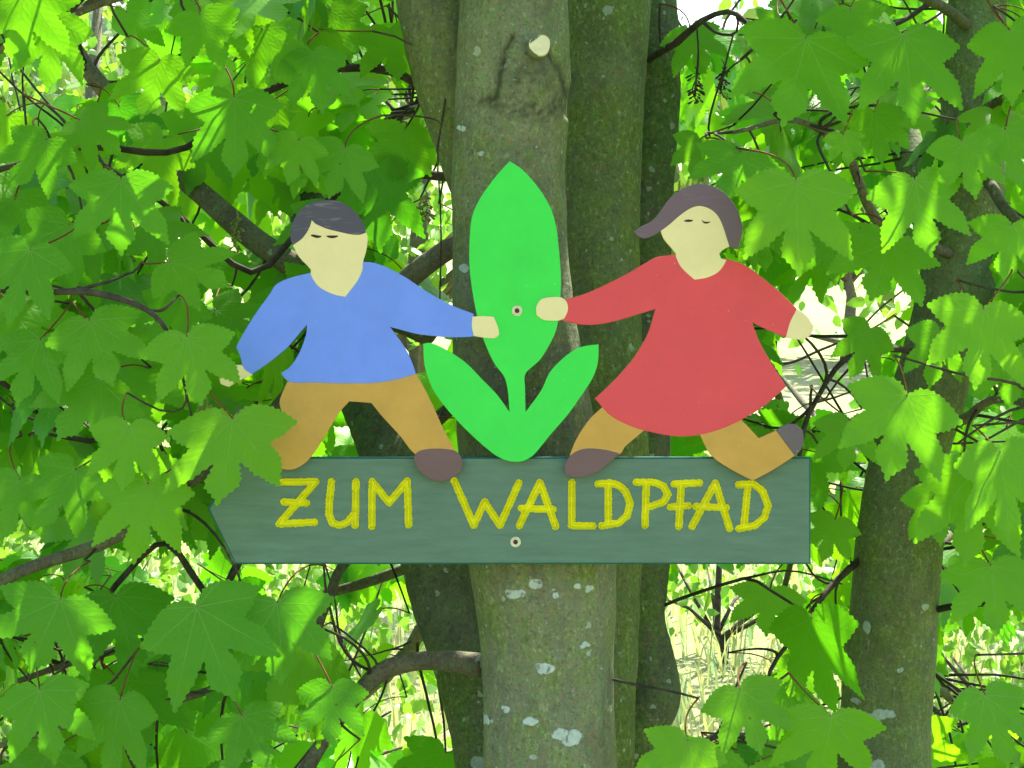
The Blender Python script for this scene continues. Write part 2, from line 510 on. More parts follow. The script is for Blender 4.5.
# plank: front face is a fine grid that carries the routed grooves
BT, BB, BR = 457.2, 564.2, 810.8        # top, bottom, right in px on the sign plane
GX0 = 240.0
STEP = 0.56
gx = np.arange(GX0, BR - 1.7 + 1e-6, STEP); gx[-1] = BR - 1.7
gy = np.arange(BT + 1.7, BB - 1.7 + 1e-6, STEP); gy[-1] = BB - 1.7
GXX, GYY = np.meshgrid(gx, gy, indexing='xy')
wob = 0.22 * np.sin(GXX * 0.9 + 3 * np.sin(GYY * 0.35)) * np.sin(GYY * 0.8 + 1.3) + 0.10 * np.sin(GXX * 2.3) * np.sin(GYY * 2.1)
best = np.full(GXX.shape, 1e9); who = np.full(GXX.shape, -1)
for li, strokes in enumerate(LET):
    d = np.full(GXX.shape, 1e9)
    for st in strokes:
        pts = st
        for a, b in zip(pts[:-1], pts[1:]):
            d = np.minimum(d, seg_dist(GXX, GYY, a, b))
    m = d < best
    best[m] = d[m]; who[m] = li
HW = 3.65
dd = (best + wob) / HW
depth = np.where(dd < 1, 0.0068 * np.clip((1 - dd) / 0.38, 0, 1) - 0.0040 * np.clip((0.55 - dd) / 0.55, 0, 1), 0)
# faint raised paint lip just outside the groove
depth -= np.where((dd >= 1) & (dd < 1.35), 0.0004 * (1 - np.abs(dd - 1.17) / 0.18).clip(0, 1), 0)
fine = np.array([[noise.noise(Vector((x * 0.012, y * 0.16, 0))) for x in gx[::8]] for y in gy[::2]])
VX = (GXX - 512) / 750.0; VZ = CAM_Z - (GYY - 384) / 750.0
VY = depth
nyg, nxg = GXX.shape
vco = np.stack([VX, VY, VZ], -1).reshape(-1, 3)
i, j = np.meshgrid(np.arange(nyg - 1), np.arange(nxg - 1), indexing='ij'); i = i.ravel(); j = j.ravel()
quads = np.stack([i * nxg + j, (i + 1) * nxg + j, (i + 1) * nxg + j + 1, i * nxg + j + 1], 1)
cellin = (dd.ravel()[quads].mean(1) < 1.0)
cellwho = who.ravel()[quads[:, 0]]

buf = Buf()
buf.addq(vco, quads[~cellin], 0)
# arrow head front piece, bevel and shell
def P3(px, py, y): return C(px, py, y)
inner = [(GX0, BB - 1.7), (236.0, BB - 1.7), (210.0, 509.0), (238.6, BT + 1.7), (GX0, BT + 1.7)]
buf.add([P3(*p, 0) for p in inner], [list(range(5))[::-1]], 0)
outl_f = [(BR - 1.7, BT + 1.7), (238.6, BT + 1.7), (210.0, 509.0), (236.0, BB - 1.7), (BR - 1.7, BB - 1.7)]
outl = [(BR, BT), (238.2, BT), (207.8, 509.0), (235.2, BB), (BR, BB)]
v = [P3(*p, 0) for p in outl_f] + [P3(*p, 0.0014) for p in outl] + [P3(*p, 0.026) for p in outl]
f = []
for k in range(5):
    k2 = (k + 1) % 5
    f.append([k, k2, 5 + k2, 5 + k][::-1])
    f.append([5 + k, 5 + k2, 10 + k2, 10 + k][::-1])
f.append([10, 11, 12, 13, 14][::-1])
buf.add(v, f, 1)
plank = buf.build('arrow_board', [GREEN, EDGE], sign, smooth=False)

for li in range(len(LET)):
    sel = quads[cellin & (cellwho == li)]
    if len(sel) == 0: continue
    idx, inv = np.unique(sel, return_inverse=True)
    q2 = inv.reshape(sel.shape)
    o = mesh_np('letter', vco[idx], q2.ravel(), np.arange(len(q2)) * 4, np.full(len(q2), 4), YEL, None, True)
    o.parent = plank

def smooth_poly(pts, rnd=2, sharp=0.86):
    """densify a traced outline: corners sharper than ~45 deg stay, the rest is rounded"""
    P = [np.array(p, float) for p in pts]
    n = len(P)
    corner = []
    for k in range(n):
        a = P[k] - P[k - 1]; b = P[(k + 1) % n] - P[k]
        c = np.dot(a, b) / (np.linalg.norm(a) * np.linalg.norm(b) + 1e-9)
        corner.append(c < math.cos(R(46)))
    out = []
    for k in range(n):
        p0, p1, p2, p3 = P[k - 1], P[k], P[(k + 1) % n], P[(k + 2) % n]
        m1 = (p2 - p0) * 0.5 if not corner[k] else (p2 - p1)
        m2 = (p3 - p1) * 0.5 if not corner[(k + 1) % n] else (p2 - p1)
        L = np.linalg.norm(p2 - p1)
        for m in (m1, m2):
            l = np.linalg.norm(m)
            if l > L * 1.1: m *= L * 1.1 / l
        ns = max(1, int(L / 2.5))
        for s in range(ns):
            t_ = s / ns
            h00 = 2 * t_**3 - 3 * t_**2 + 1; h10 = t_**3 - 2 * t_**2 + t_
            h01 = -2 * t_**3 + 3 * t_**2; h11 = t_**3 - t_**2
            out.append(h00 * p1 + h10 * m1 + h01 * p2 + h11 * m2)
    return out

def area(P):
    return 0.5 * sum(P[k - 1][0] * P[k][1] - P[k][0] * P[k - 1][1] for k in range(len(P)))

def offset_poly(P, d):
    n = len(P); out = []
    s = 1 if area(P) > 0 else -1
    for k in range(n):
        a = P[k] - P[k - 1]; b = P[(k + 1) % n] - P[k]
        na = np.array([a[1], -a[0]]) / (np.linalg.norm(a) + 1e-9); nb = np.array([b[1], -b[0]]) / (np.linalg.norm(b) + 1e-9)
        nn = na + nb; l = np.linalg.norm(nn)
        if l < 0.3: nn = na; l = 1
        nn = nn / l
        out.append(P[k] + s * d * nn)
    return out

def slab(buf, pts, yf, yb, mi_front=0, mi_side=0, bevel=0.7, smooth=True):
    P = smooth_poly(pts) if smooth else [np.array(p, float) for p in pts]
    if area(P) > 0: P = P[::-1]
    n = len(P)
    F = offset_poly(P, -bevel)
    v = [P3(p[0], p[1], yf) for p in F] + [P3(p[0], p[1], yf + bevel / 750.0) for p in P] + [P3(p[0], p[1], yb) for p in P]
    tri = tessellate_polygon([[Vector((p[0], p[1], 0)) for p in F]])
    def orient(t_):
        a, b, c = [F[k] for k in t_]
        cr = (b[0] - a[0]) * (c[1] - a[1]) - (b[1] - a[1]) * (c[0] - a[0])
        return list(t_) if cr < 0 else list(t_)[::-1]
    front = [orient(t_) for t_ in tri]
    back = [[k + 2 * n for k in f[::-1]] for f in front]
    sides = []; bev = []
    for k in range(n):
        k2 = (k + 1) % n
        bev.append([k, n + k, n + k2, k2][::-1])
        sides.append([n + k, 2 * n + k, 2 * n + k2, n + k2][::-1])
    b0 = buf.n
    buf.add(v, front + bev, mi_front)
    # sides and back share the vertices: add by raw index
    for f in sides + back:
        buf.loops.append(np.array(f) + b0); buf.tot.append(np.array([len(f)])); buf.mi.append(np.array([mi_side]))

def ellipse(cx, cy, rx, ry, rot=0, n=18):
    c, s = math.cos(R(rot)), math.sin(R(rot))
    return [(cx + rx * math.cos(a) * c - ry * math.sin(a) * s, cy + rx * math.cos(a) * s + ry * math.sin(a) * c) for a in [2 * math.pi * k / n for k in range(n)]]

boy_hair = [(293.6,246.2),(291.5,238.7),(292.2,228.7),(295.8,218.7),(301.5,210.8),(310.1,204.3),(321.5,201.2),(333,200.9),(343,203.6),(353,210),(360.2,217.9),(364.5,225.8),(366.9,233.2),(360.2,235.6),(351.6,235.1),(340.2,232.7),(328.7,229.8),(321.5,227),(315.8,224.1),(312.7,220.8),(311.2,226.5),(307.9,233),(302.9,239.4)]
boy_face = [(293.8,246),(300,257.3),(308.7,266.6),(311.8,270.2),(311.5,275),(317.2,284.6),(324.4,290.3),(335.9,295.3),(345.9,297.2),(351.6,290.3),(358.8,280.3),(363.1,270.2),(363.8,261.6),(366.7,251.6),(368.1,240.1),(366.5,231),(350,222),(330,214),(308,215),(300,230)]
boy_shirt = [(313,272),(311,273.4),(293.8,277.5),(278,284.4),(270.3,295.3),(257.8,312.5),(246.9,329.7),(237.5,346.9),(242,358),(245,368.8),(253,374.4),(270,362.5),(287.5,348.4),(296.9,337.5),(307.8,325),(307,334.4),(301.6,350),(292.2,365.6),(281.9,373.4),(290.6,381.9),(315.6,382.6),(340.6,383.2),(375,382.8),(400,378.8),(416.3,373.8),(412.5,362.5),(404.7,346.9),(390.6,327.2),(400,329.7),(418.8,334.4),(450,337.5),(476.6,336.6),(475.5,325),(473.4,314),(450,304.7),(425,290.6),(406.3,278),(387.5,268),(375,263.5),(364,262.5),(355,264),(345,285),(325,278)]
boy_hand_r = [(472.5,317),(482,316.2),(493.8,317),(498,327),(499.4,334.4),(495,338.4),(481,337.5),(474,336),(472,327)]
boy_hand_l = [(246,366),(254,375),(240,381),(230,387),(222,384),(220,374),(224,366),(235,365)]
boy_trousers = [(290.6,378),(282,396),(280.6,403.8),(286,424),(275,422.5),(264,417.8),(254,413),(246,432),(252,446),(267,460),(273.4,465.6),(290.6,469.4),(303,464.7),(314,453.8),(331,427),(340.6,411.6),(350,401.3),(371.9,402.8),(382.8,416.3),(400,435),(415.6,453.8),(436,460),(456,450.6),(443.8,428.8),(431,400.6),(417,374),(400,370),(300,372)]
boy_shoe_r = [(414,457),(419,451),(430,448.6),(445,448.6),(456,451),(462,459),(461,470),(452,478),(440,481),(428,477),(418,468)]
boy_shoe_l = [(254,412),(246,407.5),(238,410),(236,420),(240,430),(247,434)]
girl_hair = [(633,232.7),(639,228),(648,223.7),(656,217),(663,207),(670.4,197.5),(679.4,190.7),(690,186.2),(699,185),(711,186.7),(721.4,192.2),(730.4,201.2),(737,212.5),(740.9,224.4),(741.6,232),(739.4,241),(737,249.6),(731.9,248.7),(728.5,247.7),(725.9,239.4),(722,227.4),(717,217),(709.4,210),(699,206.8),(690,209),(679.4,216),(669,225),(660,231.6),(652.5,236.4),(645,239),(639,238)]
girl_face = [(660,231.6),(663,239.4),(670.4,248.4),(675,254.4),(675,256.6),(679.4,266.4),(685.4,273),(693.7,280.2),(705,278.4),(715.4,273.9),(721.4,267.9),(725.6,260.4),(719.9,258.9),(718.4,254.4),(721.4,250.7),(728.9,247),(727,235),(724,222),(713,206),(699,202),(686,206),(670,220)]
girl_dress = [(678,253.5),(675,254.7),(656,257.8),(643.8,264),(625,275),(600,287.5),(581,295.3),(564,300),(566.6,311),(561,320.3),(578,324.4),(593.8,325),(612.5,321.9),(634.4,315.6),(654.7,309.4),(646.9,334.4),(634.4,356),(620.3,373.4),(606,388),(594.5,398.5),(609.4,414.7),(628,425),(646.9,431),(675,436),(700,434.4),(725,427),(746.9,416),(765.6,403.8),(785,386.5),(771.9,365.6),(759.4,343.8),(751,322.8),(765.6,329.7),(785,337.5),(790.6,321.9),(795.3,308.8),(778,292),(759.4,276.6),(743.8,265.6),(733,261.5),(723.4,258.8),(715,268),(700,272),(685,266)]
girl_hand_l = [(566.6,302.5),(561,297.8),(550,297.5),(540.6,300),(536,307.8),(536.6,315.6),(543.8,320.3),(557.8,321),(564,319),(567.5,311)]
girl_hand_r = [(796,309),(804.7,315.6),(812.5,326.6),(809.4,335),(800,339.7),(784.5,337.9),(789,322)]
girl_leg_l = [(603,406),(589,419.4),(576.6,438),(569.4,455),(590,462),(619,454),(625,446),(645,429),(625,415)]
girl_leg_r = [(697,430),(709.4,453.8),(728,467.8),(751.6,480.3),(771.9,469.4),(793.8,455.3),(775,430.3),(757.8,438),(739,419),(725,415)]
girl_shoe_l = [(571.9,453.8),(584.4,448.5),(603,449.2),(618.8,453),(606.3,464.7),(593.8,473),(578,477),(565.6,475),(564.2,464.7)]
girl_shoe_r = [(775,430.3),(782.8,424.9),(793.8,424),(801.6,430.3),(802.5,442.8),(798.8,450.6),(793.8,455.6)]
sprout = [(509.4,162),(522,170.3),(537.5,187.5),(550,207.8),(556,228),(559,253),(560.8,281),(559,312.5),(554.7,334),(540.6,359),(525.6,373.6),(525,387.5),(525.6,411.6),(540.6,391),(550,371.9),(565.6,356),(581,347),(598.4,344.4),(597.5,362.5),(592.8,377),(584.4,390.7),(568.8,413),(550,435),(534.4,453.8),(525,460),(516,461.6),(506,460),(493.8,453.8),(475,438),(456,419),(440.6,400.6),(431,385),(425,366),(423.4,343.8),(431,343),(446.9,350),(465.6,362.5),(481,378),(496.9,394.4),(509.4,411.6),(507.8,391),(504.2,377),(493.8,362.5),(482.8,337.5),(475,306),(470.3,275),(469.4,250),(471.9,218.8),(479.7,200),(493.8,179.7)]

YB, YM, YF = -0.0015, -0.0100, -0.0125    # back of the ply, front of the ply, first paint face
def cutout(name, pieces, parent, label=None):
    b = Buf()
    for k, (nm, poly, m, layer, lab) in enumerate(pieces):
        P = offset_poly([np.array(p) for p in smooth_poly(poly)], -0.35)
        slab(b, P, YM - 0.0001 * k, YB + 0.00012 * k, 0, 0, 0.3, smooth=False)
    board = b.build(name, PLY, parent, smooth=False)
    if label: board['label'] = label
    for nm, poly, m, layer, lab in pieces:
        pb = Buf()
        slab(pb, poly, YF - 0.0007 * layer, YM + 0.0006 + 0.00013 * layer, 0, 0, 0.45)
        o = pb.build(nm, m, None, smooth=False)
        o.parent = board
        if lab: o['label'] = lab
    return board

cutout('sprout_cutout', [('leaf_paint', sprout, LGREEN, 0, None)], sign)
bc = cutout('boy_cutout', [
    ('trousers', boy_trousers, OCHRE, 1, None), ('sweater', boy_shirt, BLUE, 2, None), ('face', boy_face, SKIN, 3, None),
    ('hair', boy_hair, HAIRB, 4, None), ('hand', boy_hand_r, SKIN, 3.4, 'hand reaching to the sprout'), ('hand', boy_hand_l, SKIN, 1.6, 'hand behind the maple leaves'),
    ('shoe', boy_shoe_r, SHOE, 2, 'brown shoe on the board'), ('shoe', boy_shoe_l, SHOE2, 2, 'raised rear shoe')], sign, 'running boy in blue sweater and ochre trousers')
gc = cutout('girl_cutout', [
    ('leg', girl_leg_l, OCHRE, 1, None), ('leg', girl_leg_r, OCHRE, 1.3, None), ('dress', girl_dress, RED, 2, None), ('face', girl_face, SKIN, 3, None),
    ('hair', girl_hair, HAIRG, 4, None), ('hand', girl_hand_l, SKIN, 3.4, 'hand reaching to the sprout'), ('hand', girl_hand_r, SKIN, 3, None),
    ('shoe', girl_shoe_l, SHOE, 2, 'brown shoe on the board'), ('shoe', girl_shoe_r, SHOE2, 2, 'dark raised rear shoe')], sign, 'running girl in red dress')
def eye(parent, pts, w):
    b = Buf()
    n = len(pts)
    top = [(p[0], p[1] - w * math.sin(math.pi * (0.12 + 0.76 * k / (n - 1)))) for k, p in enumerate(pts)]
    bot = [(p[0], p[1] + w * math.sin(math.pi * (0.12 + 0.76 * k / (n - 1)))) for k, p in enumerate(pts)]
    slab(b, top + bot[::-1], YF - 0.0007 * 3 - 0.0005, YF - 0.0007 * 3 + 0.0006, 0, 0, 0.1, smooth=False)
    o = b.build('eye', EYE, None, smooth=False); o.parent = parent
eye(bc, [(311.9, 236.2), (314.2, 236.4), (317, 237.2), (319.6, 237.4), (322.2, 237.2)], 1.5)
eye(bc, [(327.6, 236.9), (330.3, 237.4), (333.2, 237.6), (336, 237.4), (338.8, 236.8)], 1.4)
eye(gc, [(683.4, 221.8), (685.5, 221.6), (687.7, 221.5), (690, 221.5), (692, 221.2)], 1.25)
eye(gc, [(700.8, 221.0), (702.6, 222.9), (704.9, 223.6), (707, 223.3), (709.2, 222.7)], 0.95)

def screw(px, py, y, parent):
    b = Buf()
    n = 20; v = []; prof = [(5.4, 0.0), (5.2, -0.0012), (4.2, -0.0016), (3.2, -0.0012), (2.4, -0.0004)]
    for r, dy in prof:
        for k in range(n):
            a = 2 * math.pi * k / n
            v.append(C(px + r * math.cos(a), py + r * math.sin(a), y + dy))
    f = []
    for i_ in range(len(prof) - 1):
        for k in range(n):
            f.append([i_ * n + k, i_ * n + (k + 1) % n, (i_ + 1) * n + (k + 1) % n, (i_ + 1) * n + k])
    b.add(v, f, 0)
    v = [C(px + 2.45 * math.cos(2 * math.pi * k / n), py + 2.45 * math.sin(2 * math.pi * k / n), y - 0.0003) for k in range(n)]
    b.add(v, [list(range(n))], 1)
    o = b.build('screw', [BRASS, SLOT], parent)
screw(517, 311, YF, sign); screw(515.5, 542, 0, sign)
for o in sign.children:
    pass

# ------------------------------------------------------------------ trunks
def trunk(name, pts, parent, mat, sides=48, step=0.02, fine=0.0016, rough=0.10, seed=0.0, dispfn=None, attr=None):
    """pts: (px, py, depth, radius_px at that depth)"""
    w = []
    for px, py, y, rp in pts:
        p = W(px, py, y)
        w.append((p.x, p.y, p.z, rp * (CAM_D + y) / FPX))
    L = sum(math.dist(a[:3], b[:3]) for a, b in zip(w[:-1], w[1:]))
    n = max(8, int(L / step))
    S = catmull(w, n)
    co, q = tube_arrays(S[:, :3], S[:, 3], sides, rough=rough, seed=seed, fine=fine, dispfn=dispfn)
    attrs = {'scar': attr(co)} if attr else None
    faces = np.arange(len(q)) * 4
    loops = np.concatenate([q.ravel(), np.arange(sides)[::-1], np.arange(sides) + len(co) - sides])
    starts = np.concatenate([faces, [len(q) * 4, len(q) * 4 + sides]])
    tot = np.concatenate([np.full(len(q), 4), [sides, sides]])
    return mesh_np(name, co, loops, starts, tot, mat, parent, True, attrs=attrs), S

tree = thing('sycamore_tree', (0.03, 0.25, 0.0), 'mossy grey sycamore with several stems carrying the trail sign', 'tree')
YT = 0.16                       # depth of the main stem's axis
def px_at(p):                  # world -> photo
    s = FPX / (CAM_D + p[1])
    return 512 + p[0] * s, 384 - (p[2] - CAM_Z) * s
sc_pts1 = [(514, 36), (505, 52), (499, 75), (495, 98)]
sc_pts2 = [(548, 50), (558, 70), (565, 92), (566, 115)]
sc_pts3 = [(480, 98), (500, 104), (525, 112), (550, 112), (564, 104)]
def poly_d(x, y, pts):
    return min(float(seg_dist(np.array(x), np.array(y), a, b)) for a, b in zip(pts[:-1], pts[1:]))
def bulge(p):
    if p[1] > YT: return 0.0
    x, y = px_at(p)
    d = 0.016 * math.exp(-((x - 532) / 30) ** 2 - ((y - 85) / 48) ** 2)
    if y < 140:
        d -= 0.005 * math.exp(-(poly_d(x, y, sc_pts1) / 3.0) ** 2) + 0.005 * math.exp(-(poly_d(x, y, sc_pts2) / 3.0) ** 2)
    return d
def scar_attr(co):
    out = np.zeros(len(co))
    for k, p in enumerate(co):
        if p[1] > YT: continue
        x, y = px_at(p)
        if -20 < y < 150 and 460 < x < 590:
            n_ = noise.noise(Vector(p * 150)) * 0.8 + 0.5 + 0.5 * noise.noise(Vector(p * 60))
            x += 4 * noise.noise(Vector(p * 40)); y += 3 * noise.noise(Vector(p * 45 + np.array([5, 5, 5])))
            a = max(math.exp(-(poly_d(x, y, sc_pts1) / 3.5) ** 2), math.exp(-(poly_d(x, y, sc_pts2) / 3.5) ** 2))
            b = 0.75 * math.exp(-(poly_d(x, y, sc_pts3) / 9) ** 2)
            out[k] = min(1, max(a * (0.6 + 0.6 * n_), b * n_ * 1.3 + 0.35 * math.exp(-((x - 530) / 26) ** 2 - ((y - 78) / 30) ** 2) * n_ * 2))
    return out
def LP(px, py, r, asp=1.3):
    s = (CAM_D + YT - 0.09) / FPX
    return ((px - 512) * s, CAM_Z - (py - 384) * s, r * s, asp)
lich = [LP(516, 594, 9, 1.7), LP(535, 584, 6, 1.2), LP(557, 596, 3.2), LP(545, 668, 9, 1.5), LP(506, 711, 4), LP(530, 722, 7, 1.6),
        LP(560, 734, 8, 1.5), LP(572, 738, 10, 1.4), LP(484, 726, 6, 1.1), LP(577, 585, 4, 1.5), LP(590, 589, 3.5), LP(585, 647, 6, 2.2), LP(461, 124, 4), LP(463, 267, 4.5), LP(433, 4, 5), LP(480, 152, 3)]
BARK_MAIN = mat_bark('bark_front', (0.195, 0.215, 0.125), (0.15, 0.215, 0.035), -0.02, lich, 0.9, scar=True)
BARK_DARK = mat_bark('bark_mossy', (0.17, 0.20, 0.10), (0.16, 0.23, 0.035), 0.10, (), 1.1)
BARK_DEEP = mat_bark('bark_dark_stem', (0.125, 0.145, 0.085), (0.11, 0.18, 0.03), 0.02, (), 1.6)  # darker, greyer bark for the rearmost and leaning stems
BARK_RIGHT = mat_bark('bark_right', (0.11, 0.105, 0.06), (0.10, 0.115, 0.03), 0.06,
                      [(l[0], l[1], l[2], l[3]) for l in []], 1.5)

main_pts = [(512, -700, YT + .1, 44), (512, -250, YT, 50), (513, 0, YT, 54), (511, 100, YT, 56), (508, 200, YT, 57), (514, 330, YT, 62), (530, 460, YT, 71), (541, 560, YT, 74), (547, 650, YT, 67), (548, 768, YT, 67), (548, 950, YT, 72), (545, 1300, YT + .02, 78), (545, 1745, YT + .05, 110)]
trk, _ = trunk('trunk', main_pts, tree, BARK_MAIN, sides=130, step=0.0055, fine=0.0018, rough=0.05, seed=1.0, dispfn=bulge, attr=scar_attr)
tag(trk, 'broad front stem with pale lichen spots')
# left stem joining high up
tr2, _ = trunk('trunk', [(380, -700, .38, 30), (405, -300, .30, 33), (424, -80, .26, 36), (438, 10, .25, 39), (452, 80, .24, 38), (470, 150, .235, 34), (490, 230, .23, 26), (510, 320, .22, 20)], tree,
      mat_bark('bark_left', (0.17, 0.19, 0.10), (0.15, 0.20, 0.04), 0.05, (), 1.2), sides=60, step=0.012, seed=3.0)
tag(tr2, 'upper left stem forking from the front stem')
# stems behind on the right
tr3, _ = trunk('trunk', [(600, -700, .70, 44), (603, -200, .55, 42), (606, 0, .50, 43), (600, 150, .48, 42), (597, 300, .46, 44), (600, 450, .44, 46), (606, 600, .42, 36), (600, 768, .40, 34), (590, 1100, .36, 38), (580, 1590, .32, 60)], tree, BARK_DARK, sides=60, step=0.012, seed=5.0)
tag(tr3, 'dark mossy stem behind the front stem')
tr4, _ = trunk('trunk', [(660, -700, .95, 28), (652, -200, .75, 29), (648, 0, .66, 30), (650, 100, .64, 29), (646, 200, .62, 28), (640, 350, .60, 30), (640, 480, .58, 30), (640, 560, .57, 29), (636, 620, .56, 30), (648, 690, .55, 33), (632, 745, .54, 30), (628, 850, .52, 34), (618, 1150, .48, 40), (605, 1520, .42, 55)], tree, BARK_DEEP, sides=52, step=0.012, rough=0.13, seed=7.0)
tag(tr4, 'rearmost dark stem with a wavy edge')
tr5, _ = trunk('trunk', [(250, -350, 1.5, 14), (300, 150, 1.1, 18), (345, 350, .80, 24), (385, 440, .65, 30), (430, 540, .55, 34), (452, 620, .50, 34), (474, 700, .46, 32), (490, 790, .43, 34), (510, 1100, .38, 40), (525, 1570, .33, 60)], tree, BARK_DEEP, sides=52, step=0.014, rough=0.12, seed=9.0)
tag(tr5, 'dark leaning stem on the left behind the board')
# pruned stub with a pale cut face
stubbuf = Buf()
p0 = W(536, 52, YT - 0.06); p1 = W(540, 45, YT - 0.112)
add_tube(stubbuf, [tuple(p0), tuple(p0.lerp(p1, .5)), tuple(p1)], [0.016, 0.0145, 0.0135], 24, rough=0.1)
stub = stubbuf.build('branch_stub', BARK_MAIN, tree)
cb = Buf(); dn = Vector((0.03, -1, 0.12)).normalized()
uu = dn.cross(Vector((0, 0, 1))).normalized(); vv = uu.cross(dn)
ring = [p1 + dn * 0.001 + (uu * math.cos(a) + vv * math.sin(a)) * 0.0142 * (1 + .06 * math.sin(3 * a + 1)) for a in [2 * math.pi * k / 28 for k in range(28)]]
ring2 = [p - dn * 0.006 for p in ring]
cb.add([tuple(p) for p in ring] + [tuple(p) for p in ring2], [list(range(28))] + [[k, (k + 1) % 28, 28 + (k + 1) % 28, 28 + k][::-1] for k in range(28)])
cf = cb.build('cut_face', mat_simple('cut_wood', (0.78, 0.70, 0.50), (0.62, 0.54, 0.34), 90, 0.7), None, smooth=False)
cf.parent = stub

tree2 = thing('sycamore_tree', (0.75, 0.75, 0.0), 'slimmer sycamore to the right of the sign, trunk half hidden by its big leaves', 'tree')
YR = 0.62
s_ = (CAM_D + YR) / FPX
def LP2(px, py, r, asp=1.3):
    s = (CAM_D + YR - 0.06) / FPX
    return ((px - 512) * s, CAM_Z - (py - 384) * s, r * s, asp)
BARK_RIGHT = mat_bark('bark_right', (0.19, 0.225, 0.115), (0.17, 0.235, 0.04), 0.0,
                      [LP2(868, 720, 11, 1.4), LP2(880, 714, 8, 1.5), LP2(867, 628, 5, .9), LP2(876, 764, 8, 1.6), LP2(899, 669, 3.5), LP2(887, 713, 6), LP2(925, 607, 4), LP2(858, 702, 4)], 0.9)
rt, _ = trunk('trunk', [(1010, -500, .8, 26), (985, -100, .7, 28), (975, 50, .66, 30), (972, 160, .64, 33), (960, 270, .62, 36), (935, 370, .62, 38), (910, 450, .62, 38), (900, 530, .62, 42), (893, 610, .62, 45), (887, 700, .62, 46), (884, 800, .62, 47), (886, 1100, .62, 50), (890, 1480, .62, 72)], tree2, BARK_RIGHT, sides=72, step=0.011, seed=12.0)
b2, _ = trunk('branch', [(955, 285, .62, 20), (925, 200, .72, 20), (905, 140, .80, 17), (870, 20, .95, 13), (840, -150, 1.1, 10), (800, -500, 1.3, 6)], tree2, BARK_RIGHT, sides=28, step=0.02, seed=14.0)

# lichen crusts standing a little proud of the right trunk
LICH = mat_simple('lichen_crust', (0.34, 0.42, 0.38), (0.55, 0.62, 0.58), 120, 0.9, 0.6)

# ------------------------------------------------------------------ leaves
HALF = [(0, 1.0), (0.04, 0.925), (0.095, 0.86), (0.175, 0.785), (0.185, 0.70), (0.155, 0.61), (0.135, 0.51), (0.235, 0.58), (0.32, 0.665), (0.40, 0.70), (0.48, 0.755), (0.605, 0.815), (0.59, 0.71), (0.585, 0.60), (0.565, 0.50), (0.49, 0.40), (0.40, 0.30),
        (0.47, 0.27), (0.55, 0.225), (0.60, 0.165), (0.68, 0.09), (0.60, 0.02), (0.50, -0.05), (0.37, -0.12), (0.24, -0.15), (0.12, -0.13), (0.05, -0.07), (0.0, -0.012)]
def leaf_template(per, rings, teeth):
    H = []
    P = np.array(HALF)
    cnt = 0
    for k in range(len(P) - 1):
        a, b = P[k], P[k + 1]
        L = np.linalg.norm(b - a)
        ns = max(1, int(round(L / per)))
        nrm = np.array([b[1] - a[1], -(b[0] - a[0])]) / L
        nrm = -nrm
        for s in range(ns):
            p = a + (b - a) * s / ns
            if teeth and 0 < s or (teeth and k not in (0, 6, 11, 16, 20, 27)):
                p = p + nrm * (teeth if cnt % 2 else -teeth * 0.6)
            cnt += 1
            H.append(p)
    H.append(P[-1])
    H = np.array(H)
    left = H[1:-1][::-1] * np.array([-1, 1])
    O = np.vstack([H, left])
    n = len(O)
    pts = [tuple(p) for p in O]
    inside = []
    if rings:
        g = rings
        def pin(x, y):
            c_ = False
            for k in range(n):
                (xa, ya), (xb, yb) = O[k - 1], O[k]
                if (ya > y) != (yb > y) and x < (xb - xa) * (y - ya) / (yb - ya) + xa: c_ = not c_
            return c_
        row = 0
        yv = -0.2
        while yv < 1.0:
            xv = -0.8 + (g / 2 if row % 2 else 0)
            while xv < 0.8:
                if pin(xv, yv) and min(np.hypot(O[:, 0] - xv, O[:, 1] - yv)) > g * .5: inside.append((xv, yv))
                xv += g
            yv += g * .866; row += 1
    allp = [Vector(p) for p in pts + inside]
    vo, _, fo, _, _, _ = delaunay_2d_cdt(allp, [(k, (k + 1) % n) for k in range(n)], [list(range(n))], 1, 1e-6)
    V = np.array([[p.x, p.y] for p in vo])
    F3 = []
    for f in fo:
        a, b, c = [V[k] for k in f]
        cr_ = (b[0] - a[0]) * (c[1] - a[1]) - (b[1] - a[1]) * (c[0] - a[0])
        F3.append(list(f) if cr_ > 0 else list(f)[::-1])
    return V, n, np.array(F3)
T_HI = leaf_template(0.036, 0.075, 0.014)
T_MD = leaf_template(0.06, 0.14, 0.014)
T_LO = leaf_template(0.25, 0, 0.0)

def leaf_world(tmpl, base, tipdir, nrm, size, droop, cup, tw, seed):
    V, _, _ = tmpl
    # every leaf is slightly asymmetric
    r_ = np.random.default_rng(seed)
    u = V[:, 0] * (1 + 0.10 * r_.normal()) + 0.05 * r_.normal() * V[:, 1] ** 2
    v = V[:, 1] * (1 + 0.05 * r_.normal()) + 0.06 * r_.normal() * V[:, 0]
    rr = np.hypot(V[:, 0], V[:, 1]); th = np.abs(np.arctan2(V[:, 0], V[:, 1]))
    pp = np.abs(((th / R(18.75)) % 2 + 2) % 2 - 0)
    pp = np.where(pp > 1, 2 - pp, pp)
    w = -droop * v * np.abs(v) - cup * u * u + 0.022 * pp * rr + tw * u * v
    w += 0.018 * np.sin(7 * u + 5 * v + r_.uniform(0, 6)) * rr + 0.012 * np.sin(15 * v + 9 * u + r_.uniform(0, 6)) * rr
    t_ = np.array(tipdir, float); t_ /= np.linalg.norm(t_)
    n_ = np.array(nrm, float); n_ -= t_ * np.dot(n_, t_); n_ /= np.linalg.norm(n_)
    s_ = np.cross(t_, n_)
    co = np.array(base) + size * (u[:, None] * s_ + v[:, None] * t_ + w[:, None] * n_)
    return co

